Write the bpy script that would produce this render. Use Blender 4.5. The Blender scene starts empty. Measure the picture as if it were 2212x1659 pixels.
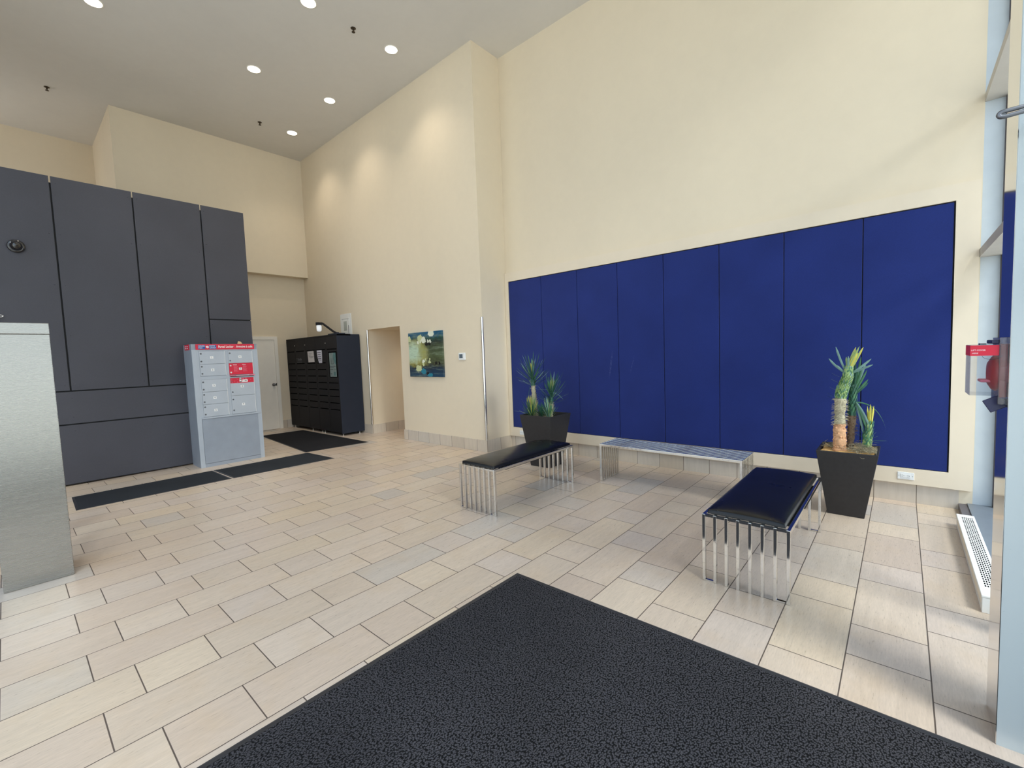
import bpy, bmesh, math, random
from mathutils import Vector, Matrix
random.seed(7)
sc = bpy.context.scene
COL = sc.collection
PI = math.pi

# ------------------------------------------------------------------ camera
F_PX = 960.4524
yaw, pitch, roll = 2.291560569, -0.066265203, -0.037050372
CAM_H = 1.52
fwd = Vector((math.cos(yaw)*math.cos(pitch), math.sin(yaw)*math.cos(pitch), math.sin(pitch)))
rt0 = Vector((math.sin(yaw), -math.cos(yaw), 0))
up0 = rt0.cross(fwd)
rt = math.cos(roll)*rt0 + math.sin(roll)*up0
up = -math.sin(roll)*rt0 + math.cos(roll)*up0
cd = bpy.data.cameras.new('camera'); cam = bpy.data.objects.new('camera', cd); COL.objects.link(cam)
cd.sensor_width = 36.0; cd.sensor_fit = 'HORIZONTAL'; cd.lens = F_PX/2212*36.0
cd.clip_start = 0.02; cd.clip_end = 200
m = Matrix((rt, up, -fwd)).transposed().to_4x4(); m.translation = Vector((0, 0, CAM_H))
cam.matrix_world = m
sc.camera = cam

# ------------------------------------------------------------------ world, sun, exposure
world = bpy.data.worlds.new('World'); sc.world = world; world.use_nodes = True
wn = world.node_tree.nodes; wl = world.node_tree.links
bgn = wn['Background']
tc = wn.new('ShaderNodeTexCoord'); sx = wn.new('ShaderNodeSeparateXYZ'); cr = wn.new('ShaderNodeValToRGB')
wl.new(tc.outputs['Generated'], sx.inputs[0]); wl.new(sx.outputs['Z'], cr.inputs[0]); wl.new(cr.outputs[0], bgn.inputs[0])
cr.color_ramp.elements[0].position = 0.0; cr.color_ramp.elements[0].color = (0.82, 0.85, 0.88, 1)
cr.color_ramp.elements[1].position = 0.7; cr.color_ramp.elements[1].color = (0.50, 0.64, 0.86, 1)
bgn.inputs[1].default_value = 1.85
def sun(name, d, energy, angle, color):
    l = bpy.data.lights.new(name, 'SUN'); l.energy = energy; l.angle = math.radians(angle); l.color = color
    o = bpy.data.objects.new(name, l); COL.objects.link(o)
    o.rotation_euler = Vector(d).to_track_quat('-Z', 'Y').to_euler(); o.location = (3, -3, 8)
    return o
sun('sun_reflected', (-1.0, 0.26, -0.55), 0.95, 11, (1.0, 0.96, 0.90))
sun('sun_fill', (-0.55, 0.30, -1.0), 1.9, 14, (1.0, 0.95, 0.88))  # added fill sun, brightens the floor and frames by the right-hand glass
sun('sun_outdoors', (0.25, -0.6, -0.8), 4.5, 1, (1.0, 0.93, 0.82))   # lights the pavement outside, from over the roof
vs = sc.view_settings
sc.display_settings.display_device = 'sRGB'
vs.view_transform = 'Standard'; vs.look = 'None'; vs.gamma = 1.0; vs.exposure = 0.44; vs.use_curve_mapping = False
try:
    sc.cycles.use_denoising = True
    sc.cycles.denoiser = 'OPENIMAGEDENOISE'
    sc.cycles.max_bounces = 10; sc.cycles.diffuse_bounces = 6; sc.cycles.glossy_bounces = 5
    sc.cycles.transparent_max_bounces = 16; sc.cycles.transmission_bounces = 8
    sc.cycles.sample_clamp_indirect = 6.0
    sc.cycles.caustics_reflective = False; sc.cycles.caustics_refractive = False
except Exception:
    pass

# window portals: they guide the daylight sampling and add no light
def portal(name, loc, d, w, h):
    l = bpy.data.lights.new(name, 'AREA'); l.shape = 'RECTANGLE'; l.size = w; l.size_y = h
    l.cycles.is_portal = True
    o = bpy.data.objects.new(name, l); COL.objects.link(o); o.location = loc
    o.rotation_euler = Vector(d).to_track_quat('-Z', 'Z').to_euler()

# ------------------------------------------------------------------ materials
def lin(r, g, b):
    f = lambda c: ((c/255+0.055)/1.055)**2.4 if c > 10 else c/255/12.92
    return (f(r), f(g), f(b), 1)
class NT:
    def __init__(s, name):
        s.m = bpy.data.materials.new(name); s.m.use_nodes = True
        s.t = s.m.node_tree; s.n = s.t.nodes; s.b = s.n['Principled BSDF']; s.out = s.n['Material Output']
    def link(s, a, b): s.t.links.new(a, b)
    def val(s, sock, v):
        if isinstance(v, (int, float)): sock.default_value = v
        elif isinstance(v, (tuple, list)): sock.default_value = v
        else: s.link(v, sock)
    def M(s, op, a, b=0.0, c=0.0):
        n = s.n.new('ShaderNodeMath'); n.operation = op
        s.val(n.inputs[0], a); s.val(n.inputs[1], b); s.val(n.inputs[2], c)
        return n.outputs[0]
    def pos(s):
        g = s.n.new('ShaderNodeNewGeometry'); x = s.n.new('ShaderNodeSeparateXYZ'); s.link(g.outputs['Position'], x.inputs[0])
        return g.outputs['Position'], x.outputs[0], x.outputs[1], x.outputs[2]
    def obj(s):
        g = s.n.new('ShaderNodeTexCoord'); return g.outputs['Object']
    def vec(s, x, y, z):
        c = s.n.new('ShaderNodeCombineXYZ'); s.val(c.inputs[0], x); s.val(c.inputs[1], y); s.val(c.inputs[2], z); return c.outputs[0]
    def scale(s, v, sx, sy, sz, loc=(0, 0, 0)):
        mp = s.n.new('ShaderNodeMapping'); s.link(v, mp.inputs[0]); mp.inputs['Scale'].default_value = (sx, sy, sz); mp.inputs['Location'].default_value = loc
        return mp.outputs[0]
    def noise(s, v, scale, detail=3, rough=0.5):
        n = s.n.new('ShaderNodeTexNoise'); s.link(v, n.inputs['Vector']); n.inputs['Scale'].default_value = scale
        n.inputs['Detail'].default_value = detail; n.inputs['Roughness'].default_value = rough; return n.outputs[0]
    def voro(s, v, scale, feat='F1'):
        n = s.n.new('ShaderNodeTexVoronoi'); n.feature = feat; s.link(v, n.inputs['Vector']); n.inputs['Scale'].default_value = scale; return n
    def white(s, v):
        n = s.n.new('ShaderNodeTexWhiteNoise'); n.noise_dimensions = '3D'; s.link(v, n.inputs['Vector']); return n
    def ramp(s, f, stops):
        n = s.n.new('ShaderNodeValToRGB'); s.val(n.inputs[0], f); e = n.color_ramp.elements
        while len(e) < len(stops): e.new(0.5)
        for el, (p, c) in zip(e, stops): el.position = p; el.color = c
        return n.outputs[0]
    def mr(s, f, a, b, c, d):
        n = s.n.new('ShaderNodeMapRange'); s.val(n.inputs[0], f)
        for i, v in enumerate((a, b, c, d)): n.inputs[i+1].default_value = v
        return n.outputs[0]
    def mix(s, f, a, b, mode='MIX'):
        n = s.n.new('ShaderNodeMix'); n.data_type = 'RGBA'; n.blend_type = mode
        s.val(n.inputs[0], f); s.val(n.inputs[6], a); s.val(n.inputs[7], b); return n.outputs[2]
    def bump(s, h, strength=0.3, dist=0.002, normal=None):
        n = s.n.new('ShaderNodeBump'); s.link(h, n.inputs['Height']); n.inputs['Strength'].default_value = strength; n.inputs['Distance'].default_value = dist
        s.link(n.outputs[0], s.b.inputs['Normal']); return n
    def set(s, color=None, rough=None, metal=None, **kw):
        if color is not None: s.val(s.b.inputs['Base Color'], color)
        if rough is not None: s.val(s.b.inputs['Roughness'], rough)
        if metal is not None: s.b.inputs['Metallic'].default_value = metal
        for k, v in kw.items(): s.val(s.b.inputs[k.replace('_', ' ')], v)
        return s.m
MAT = {}
def plain(name, color, rough=0.5, metal=0.0, var=0.06, nscale=6.0, bump=0.0, bscale=200, **kw):
    t = NT(name); p, x, y, z = t.pos()
    nz = t.noise(p, nscale, 4)
    f = t.mr(nz, 0.3, 0.7, 1-var, 1+var)
    c = t.mix(1.0, color, t.vec(f, f, f), 'MULTIPLY')
    t.set(c, rough, metal, **kw)
    if bump: t.bump(t.noise(p, bscale, 2), bump, 0.001)
    MAT[name] = t.m; return t.m

# painted walls, faint roller texture and a few scuffs
def paint(name, color):
    t = NT(name); p, x, y, z = t.pos()
    f = t.mr(t.noise(t.scale(p, 1, 1, 0.35), 1.1, 5), 0.25, 0.75, 0.965, 1.02)
    g = t.mr(t.noise(p, 9, 3), 0.3, 0.7, 0.99, 1.01)
    h = t.M('MULTIPLY', f, g)
    c = t.mix(1.0, color, t.vec(h, h, h), 'MULTIPLY')
    t.set(c, 0.62); t.bump(t.noise(p, 90, 4), 0.12, 0.002)
    MAT[name] = t.m; return t.m
paint('cream', lin(227, 214, 191))
paint('cream_frame', lin(228, 215, 194))
paint('ceiling_paint', lin(216, 214, 211))
plain('white_paint', lin(244, 240, 232), 0.45, var=0.02)
plain('black_backing', lin(22, 22, 24), 0.7)

# floor tiles: rows of one long and one short tile, shifted by half a period
def tile_floor():
    t = NT('floor_tile'); p, x, y, z = t.pos()
    xr = t.M('DIVIDE', t.M('ADD', x, 3.5605), 0.3069)
    row = t.M('FLOOR', xr); fx = t.M('SUBTRACT', xr, row)
    par = t.M('SUBTRACT', 1.0, t.M('FLOORED_MODULO', row, 2.0))      # 1 on even rows
    yc = t.M('SUBTRACT', t.M('DIVIDE', t.M('SUBTRACT', y, 0.787), 0.3045), t.M('MULTIPLY', par, 1.5))
    q = t.M('FLOOR', t.M('DIVIDE', yc, 3.0)); mm = t.M('SUBTRACT', yc, t.M('MULTIPLY', q, 3.0))
    long_ = t.M('GREATER_THAN', mm, 1.0)
    dj = t.M('MINIMUM', t.M('MINIMUM', mm, t.M('ABSOLUTE', t.M('SUBTRACT', mm, 1.0))), t.M('SUBTRACT', 3.0, mm))
    dx = t.M('MINIMUM', fx, t.M('SUBTRACT', 1.0, fx))
    dm = t.M('MINIMUM', t.M('MULTIPLY', dj, 0.3045), t.M('MULTIPLY', dx, 0.3069))
    gr = t.n.new('ShaderNodeMapRange'); gr.interpolation_type = 'SMOOTHSTEP'
    t.val(gr.inputs[0], dm); gr.inputs[1].default_value = 0.0018; gr.inputs[2].default_value = 0.0034; gr.inputs[3].default_value = 1; gr.inputs[4].default_value = 0
    gm = gr.outputs[0]
    idv = t.vec(row, t.M('ADD', t.M('MULTIPLY', q, 2.0), long_), 0.0)
    w = t.white(idv); w2 = t.white(t.vec(t.M('ADD', row, 31.0), t.M('ADD', t.M('MULTIPLY', q, 2.0), long_), 5.0))
    base = t.ramp(w.outputs[0], [(0.0, lin(197, 179, 163)), (0.3, lin(205, 188, 170)), (0.55, lin(202, 187, 175)), (0.8, lin(208, 190, 168)), (0.93, lin(199, 186, 173)), (1.0, lin(184, 176, 169))])
    off = t.M('MULTIPLY', w.outputs[0], 37.0)
    sv = t.vec(t.M('ADD', t.M('MULTIPLY', x, 30.0), off), t.M('ADD', t.M('MULTIPLY', y, 2.2), off), off)
    st = t.noise(sv, 1.0, 6, 0.65)
    sv2 = t.vec(t.M('ADD', t.M('MULTIPLY', x, 170.0), off), t.M('ADD', t.M('MULTIPLY', y, 22.0), off), off)
    st2 = t.noise(sv2, 1.0, 3, 0.6)
    cl = t.noise(t.vec(t.M('ADD', x, off), t.M('ADD', y, off), off), 5.0, 3)
    f = t.M('MULTIPLY', t.mr(st, 0.2, 0.8, 0.88, 1.07), t.mr(st2, 0.25, 0.75, 0.89, 1.07))
    f = t.M('MULTIPLY', f, t.mr(w2.outputs[0], 0, 1, 0.975, 1.06))
    c = t.mix(1.0, base, t.vec(f, f, f), 'MULTIPLY')
    c = t.mix(t.mr(cl, 0.5, 0.85, 0.0, 0.30), c, lin(196, 168, 132))
    c = t.mix(gm, c, lin(84, 72, 64))
    rg = t.M('ADD', t.mr(st2, 0.2, 0.8, 0.24, 0.40), t.M('MULTIPLY', gm, 0.4))
    t.set(c, rg, Specular_IOR_Level=0.5)
    hh = t.M('ADD', t.M('MULTIPLY', gm, -1.0), t.M('MULTIPLY', st2, 0.12))
    t.bump(hh, 0.5, 0.0015)
    MAT['floor_tile'] = t.m
tile_floor()
# wall base tiles; joint spacing along x or along y
def base_tile(name, axis, pitch, off):
    t = NT(name); p, x, y, z = t.pos()
    a = x if axis == 'x' else y
    r = t.M('DIVIDE', t.M('SUBTRACT', a, off), pitch); i = t.M('FLOOR', r); fx = t.M('SUBTRACT', r, i)
    d = t.M('MULTIPLY', t.M('MINIMUM', fx, t.M('SUBTRACT', 1.0, fx)), pitch)
    gm = t.M('LESS_THAN', d, 0.0028)
    w = t.white(t.vec(i, 3.0, 1.0))
    base = t.ramp(w.outputs[0], [(0.0, lin(196, 184, 168)), (0.35, lin(208, 196, 180)), (0.65, lin(200, 193, 184)), (1.0, lin(214, 203, 186))])
    off2 = t.M('MULTIPLY', w.outputs[0], 19.0)
    st = t.noise(t.vec(t.M('MULTIPLY', t.M('ADD', x, off2), 30.0), t.M('MULTIPLY', y, 30.0), t.M('MULTIPLY', z, 4.0)), 1.0, 5, 0.6)
    f = t.mr(st, 0.2, 0.8, 0.9, 1.06)
    c = t.mix(1.0, base, t.vec(f, f, f), 'MULTIPLY'); c = t.mix(gm, c, lin(110, 98, 86))
    t.set(c, 0.42); MAT[name] = t.m
base_tile('base_tile_x', 'x', 0.3069, -3.5605)
base_tile('base_tile_y', 'y', 0.3045, 4.914)

def carpet(name, dark, light, scale, bump=0.9, ty=1.0):
    t = NT(name); p, x, y, z = t.pos()
    n0 = t.noise(p, 130, 1)
    pv = t.vec(t.M('ADD', x, t.M('MULTIPLY', n0, 0.006)), t.M('ADD', t.M('MULTIPLY', y, ty), t.M('MULTIPLY', n0, 0.005)), 0.0)
    v = t.voro(pv, scale, 'F1'); v.voronoi_dimensions = '2D'; d = v.outputs['Distance']
    f = t.mr(d, 0.22, 0.58, 0.0, 1.0)
    spk = t.mr(t.noise(p, 700, 1), 0.3, 0.7, 0.6, 1.3)
    big = t.mr(t.noise(p, 1.6, 4), 0.3, 0.7, 0.85, 1.15)
    c = t.mix(f, light, dark)
    k = t.M('MULTIPLY', spk, big)
    c = t.mix(1.0, c, t.vec(k, k, k), 'MULTIPLY')
    t.set(c, 0.95, Specular_IOR_Level=0.15)
    t.bump(t.M('SUBTRACT', 1.0, d), bump, 0.004); MAT[name] = t.m
carpet('mat_loop', lin(18, 18, 20), lin(76, 75, 80), 150, 0.8, 0.75)
carpet('mat_ribbed', lin(34, 37, 42), lin(56, 60, 66), 260, 0.4)
carpet('mat_dark', lin(22, 22, 26), lin(44, 45, 50), 240, 0.4)
plain('rubber', lin(40, 41, 46), 0.5, var=0.1, bump=0.1)

# fabric panels: deep blue weave with a few chalky rubs
def blue():
    t = NT('blue_fabric'); p, x, y, z = t.pos()
    wv = t.M('ADD', t.noise(t.scale(p, 900, 900, 60), 1.0, 1), t.noise(t.scale(p, 60, 60, 900), 1.0, 1))
    f = t.mr(wv, 0.6, 1.4, 0.82, 1.18)
    big = t.mr(t.noise(p, 2.0, 4), 0.3, 0.7, 0.9, 1.08); f = t.M('MULTIPLY', f, big)
    c = t.mix(1.0, lin(30, 46, 112), t.vec(f, f, f), 'MULTIPLY')
    for (cx, cz, lx, ln, s) in ((-2.99, 1.335, 0.016, 0.21, 0.16), (-2.68, 1.32, 0.007, 0.15, 0.28)):
        zz = t.M('SUBTRACT', z, cz); u = t.M('SUBTRACT', t.M('SUBTRACT', x, cx), t.M('MULTIPLY', zz, s))
        e = t.M('ADD', t.M('POWER', t.M('ABSOLUTE', t.M('DIVIDE', u, lx)), 2.0), t.M('POWER', t.M('ABSOLUTE', t.M('DIVIDE', zz, ln)), 2.0))
        k = t.M('MULTIPLY', t.mr(e, 1.0, 0.0, 0.0, 0.30), t.mr(t.noise(p, 60, 3), 0.4, 0.7, 0.0, 1.0))
        c = t.mix(k, c, lin(120, 135, 180))
    t.set(c, 0.9, Specular_IOR_Level=0.2, Sheen_Weight=0.15); t.bump(wv, 0.25, 0.0006); MAT['blue_fabric'] = t.m
blue()
def greyboard():
    t = NT('grey_board'); p, x, y, z = t.pos()
    f = t.M('MULTIPLY', t.mr(t.noise(p, 1.3, 4), 0.3, 0.7, 0.92, 1.08), t.mr(t.noise(p, 300, 2), 0.3, 0.7, 0.9, 1.1))
    c = t.mix(1.0, lin(70, 70, 78), t.vec(f, f, f), 'MULTIPLY')
    t.set(c, 0.55, Specular_IOR_Level=0.35); t.bump(t.noise(p, 250, 2), 0.12, 0.001); MAT['grey_board'] = t.m
greyboard()
def brushed(name, color, rough, axis, metal=1.0, amt=0.12):
    t = NT(name); p, x, y, z = t.pos()
    sc_ = [260, 260, 260]; sc_['xyz'.index(axis)] = 2.5
    n = t.noise(t.scale(p, *sc_), 1.0, 3)
    r = t.M('ADD', rough, t.mr(n, 0.3, 0.7, -amt*0.2, amt*0.2))
    big = t.noise(t.scale(p, 1.2, 1.2, 5.0), 1.0, 2)
    t.set(color, r, metal)
    h = t.M('ADD', t.M('MULTIPLY', n, 0.004), big)
    t.bump(h, 0.05, 0.006); MAT[name] = t.m
brushed('stainless', lin(160, 159, 154), 0.27, 'y')
def chrome(name, rough, dirt):
    t = NT(name); p, x, y, z = t.pos()
    n = t.noise(p, 70, 5, 0.7)
    k = t.mr(n, 0.58, 0.70, 0.0, dirt)
    c = t.mix(k, lin(226, 224, 220), lin(120, 108, 96))
    r = t.M('ADD', rough, t.M('MULTIPLY', k, 0.35))
    t.set(c, r, 1.0); MAT[name] = t.m
chrome('chrome', 0.07, 0.35)
chrome('chrome_worn', 0.14, 0.8)
chrome('polished_post', 0.10, 0.05)
plain('aluminium', lin(196, 206, 214), 0.42, 0.1, var=0.04)
plain('aluminium_warm', lin(190, 186, 180), 0.45, 0.1, var=0.04)
plain('dark_seal', lin(96, 92, 96), 0.6)
plain('sill_grey', lin(120, 128, 138), 0.35, 0.2)
def scuffed():
    t = NT('post_paint'); p, x, y, z = t.pos()
    n = t.noise(t.scale(p, 90, 90, 260), 1.0, 4, 0.6)
    k = t.mr(n, 0.70, 0.76, 0.0, 0.8)
    k = t.M('MULTIPLY', k, t.mr(t.noise(p, 9, 2), 0.42, 0.6, 0.0, 1.0))
    c = t.mix(k, lin(190, 199, 202), lin(92, 104, 116)); t.set(c, 0.3, 0.15); MAT['post_paint'] = t.m
scuffed()
def leather():
    t = NT('black_vinyl'); p, x, y, z = t.pos()
    v = t.voro(p, 420, 'F1')
    t.set(lin(12, 12, 15), t.mr(t.noise(p, 5, 2), 0.3, 0.7, 0.27, 0.31), 0.0, Specular_IOR_Level=0.42)
    MAT['black_vinyl'] = t.m
leather()
plain('planter_black', lin(38, 37, 39), 0.55, var=0.15, nscale=30, bump=0.35, bscale=160)
plain('planter_inner', lin(26, 25, 26), 0.8)
plain('locker_black', lin(33, 33, 37), 0.6, var=0.03, Specular_IOR_Level=0.2)
plain('locker_side', lin(44, 49, 62), 0.6, var=0.03, Specular_IOR_Level=0.2)
plain('slot_black', lin(4, 4, 6), 1.0, Specular_IOR_Level=0.0)
plain('post_grey', lin(176, 184, 194), 0.4, 0.1, var=0.03)
plain('post_grey_door', lin(182, 189, 198), 0.4, 0.1, var=0.03)
plain('post_grey_side', lin(150, 158, 170), 0.45, 0.1, var=0.05)
plain('sign_red', lin(214, 26, 58), 0.4, var=0.02)
plain('sign_blue', lin(30, 84, 160), 0.4, var=0.02)
plain('sign_white', lin(240, 240, 240), 0.5, var=0.02)
plain('sign_pink', lin(232, 120, 140), 0.5, var=0.02)
plain('ink', lin(30, 34, 44), 0.6)
plain('ink_faint', lin(112, 116, 124), 0.6)
plain('paper', lin(214, 212, 214), 0.8, var=0.03)
plain('paper_cool', lin(216, 218, 232), 0.8, var=0.03)
plain('label_grey', lin(176, 180, 172), 0.5)
plain('screen_print', lin(128, 146, 146), 0.35, var=0.12, nscale=14)
plain('screen_teal', lin(74, 122, 124), 0.35, var=0.2, nscale=14)
plain('plastic_white', lin(232, 235, 236), 0.35, var=0.01)
plain('lcd', lin(92, 106, 116), 0.2, var=0.03)
plain('grey_metal', lin(120, 122, 128), 0.35, 0.8)
plain('dome_black', lin(16, 15, 18), 0.08, var=0.0, Coat_Weight=1.0)
plain('tan_paper', lin(200, 170, 128), 0.8)
plain('brass_dark', lin(70, 58, 44), 0.4, 0.7)
plain('enamel', lin(236, 236, 232), 0.32, var=0.02)
plain('alarm_red', lin(176, 24, 40), 0.3)
plain('tag_navy', lin(38, 38, 74), 0.35)
plain('concrete', lin(205, 200, 190), 0.85, var=0.08)
plain('soil_foam', lin(206, 166, 104), 0.9, var=0.25, nscale=40, bump=0.6, bscale=90)
plain('moss', lin(150, 142, 118), 0.95, var=0.3, nscale=90)
plain('bark_tan', lin(214, 166, 126), 0.9, var=0.22, nscale=45, bump=0.8, bscale=90)
plain('bark_pale', lin(176, 168, 142), 0.9, var=0.25, nscale=70, bump=0.8, bscale=130)
plain('bark_brown', lin(120, 100, 80), 0.9, var=0.25, nscale=70, bump=0.8, bscale=130)
plain('leaf_green', lin(64, 112, 78), 0.5, var=0.22, nscale=18)
plain('leaf_blue', lin(112, 146, 138), 0.5, var=0.15, nscale=18)
plain('leaf_dark', lin(40, 88, 70), 0.5, var=0.22, nscale=18)
plain('leaf_yellow', lin(196, 190, 84), 0.5, var=0.18, nscale=25)
plain('leaf_scale', lin(140, 168, 108), 0.55, var=0.18, nscale=40)
def emit(name, color, strength):
    t = NT(name); t.set(lin(255, 255, 255), 0.4); t.b.inputs['Emission Color'].default_value = color; t.b.inputs['Emission Strength'].default_value = strength
    MAT[name] = t.m
emit('lamp_glow', (1.0, 0.90, 0.76, 1), 9.0)
emit('globe_glow', (0.85, 0.92, 1.0, 1), 0.3)
def glass(name, tint, gl=0.08):
    m_ = bpy.data.materials.new(name); m_.use_nodes = True; n = m_.node_tree.nodes; l = m_.node_tree.links
    n.remove(n['Principled BSDF'])
    tr = n.new('ShaderNodeBsdfTransparent'); tr.inputs[0].default_value = tint
    gs = n.new('ShaderNodeBsdfGlossy'); gs.inputs['Roughness'].default_value = 0.03
    lw = n.new('ShaderNodeLayerWeight'); lw.inputs[0].default_value = 0.5
    pw = n.new('ShaderNodeMath'); pw.operation = 'POWER'; l.new(lw.outputs['Facing'], pw.inputs[0]); pw.inputs[1].default_value = 5.0
    fr = n.new('ShaderNodeMath'); fr.operation = 'MULTIPLY_ADD'; l.new(pw.outputs[0], fr.inputs[0]); fr.inputs[1].default_value = 0.6; fr.inputs[2].default_value = gl*0.4
    mx = n.new('ShaderNodeMixShader'); l.new(fr.outputs[0], mx.inputs[0]); l.new(tr.outputs[0], mx.inputs[1]); l.new(gs.outputs[0], mx.inputs[2])
    l.new(mx.outputs[0], n['Material Output'].inputs[0]); MAT[name] = m_
glass('window_glass', (0.93, 0.96, 0.96, 1))
glass('clear_cover', (0.90, 0.91, 0.93, 1))
glass('clear_housing', (0.80, 0.79, 0.82, 1), 0.2)

def art():
    t = NT('painting')
    p, x, y, z = t.pos()
    u = t.M('DIVIDE', t.M('ADD', x, 6.752), 0.935); v = t.M('DIVIDE', t.M('SUBTRACT', z, 1.186), 0.784)
    nz = t.noise(p, 9, 5, 0.65); n2 = t.noise(t.scale(p, 4, 4, 26), 1.0, 5, 0.7)
    wv = t.M('ADD', v, t.mr(nz, 0.3, 0.7, -0.05, 0.05))
    wu = t.M('ADD', u, t.mr(t.noise(t.scale(p, 1, 1, 1, (3, 2, 1)), 9, 5, 0.65), 0.3, 0.7, -0.06, 0.06))
    c = t.ramp(wv, [(0.0, lin(28, 66, 96)), (0.20, lin(36, 52, 70)), (0.30, lin(70, 74, 52)), (0.45, lin(84, 96, 66)), (0.68, lin(66, 78, 58)), (0.78, lin(44, 54, 52)), (0.86, lin(40, 78, 70)), (0.90, lin(28, 84, 112)), (1.0, lin(30, 92, 128))])
    u3 = t.M('ADD', u, t.mr(t.noise(p, 28, 3), 0.3, 0.7, -0.018, 0.018)); v3 = t.M('ADD', v, t.mr(t.noise(t.scale(p, 1, 1, 1, (5, 1, 2)), 28, 3), 0.3, 0.7, -0.018, 0.018))
    def ell(c, cu, cv, ru, rv, col, soft=0.15, warp=False, mx=1.0):
        U = wu if warp else u3; V = wv if warp else v3
        a = t.M('DIVIDE', t.M('SUBTRACT', U, cu), ru); b = t.M('DIVIDE', t.M('SUBTRACT', V, cv), rv)
        e = t.M('ADD', t.M('MULTIPLY', a, a), t.M('MULTIPLY', b, b))
        return t.mix(t.mr(e, 1.0+soft, 1.0-soft, 0.0, mx), c, col)
    c = ell(c, 0.18, 0.30, 0.32, 0.08, lin(132, 124, 46), 0.9, True)
    c = ell(c, 0.20, 0.55, 0.36, 0.27, lin(176, 176, 116), 0.5, True)
    c = ell(c, 0.12, 0.55, 0.26, 0.22, lin(188, 212, 188), 0.7, True)
    c = ell(c, 0.40, 0.60, 0.12, 0.16, lin(150, 152, 84), 0.7, True, 0.7)
    c = t.mix(t.mr(n2, 0.50, 0.66, 0.0, 0.45), c, lin(140, 158, 136))
    c = t.mix(t.mr(n2, 0.44, 0.34, 0.0, 0.35), c, lin(22, 32, 38))
    cream = lin(198, 206, 158); wht = lin(226, 232, 214); dk = lin(18, 20, 26); teal = lin(44, 128, 152)
    for a in ((0.03, 0.865, 0.055, 0.065, cream), (0.37, 0.85, 0.080, 0.095, cream), (0.475, 0.815, 0.062, 0.075, wht), (0.70, 0.955, 0.085, 0.075, wht), (0.29, 0.185, 0.083, 0.078, cream),
              (0.30, 0.77, 0.030, 0.040, wht), (0.37, 0.79, 0.028, 0.040, wht), (0.60, 0.785, 0.028, 0.038, wht), (0.66, 0.79, 0.03, 0.035, wht), (0.44, 0.345, 0.033, 0.045, wht), (0.44, 0.28, 0.03, 0.045, cream),
              (0.51, 0.375, 0.025, 0.03, cream), (0.62, 0.33, 0.035, 0.03, cream), (0.64, 0.39, 0.022, 0.025, cream), (0.43, 0.125, 0.075, 0.06, teal), (0.62, 0.035, 0.075, 0.05, teal),
              (0.56, 0.725, 0.045, 0.04, dk), (0.64, 0.73, 0.03, 0.045, dk), (0.81, 0.305, 0.032, 0.035, dk), (0.90, 0.30, 0.03, 0.035, dk), (0.56, 0.08, 0.03, 0.03, dk)):
        c = ell(c, *a[:4], a[4])
    t.set(c, 0.3); MAT['painting'] = t.m
art()

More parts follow.
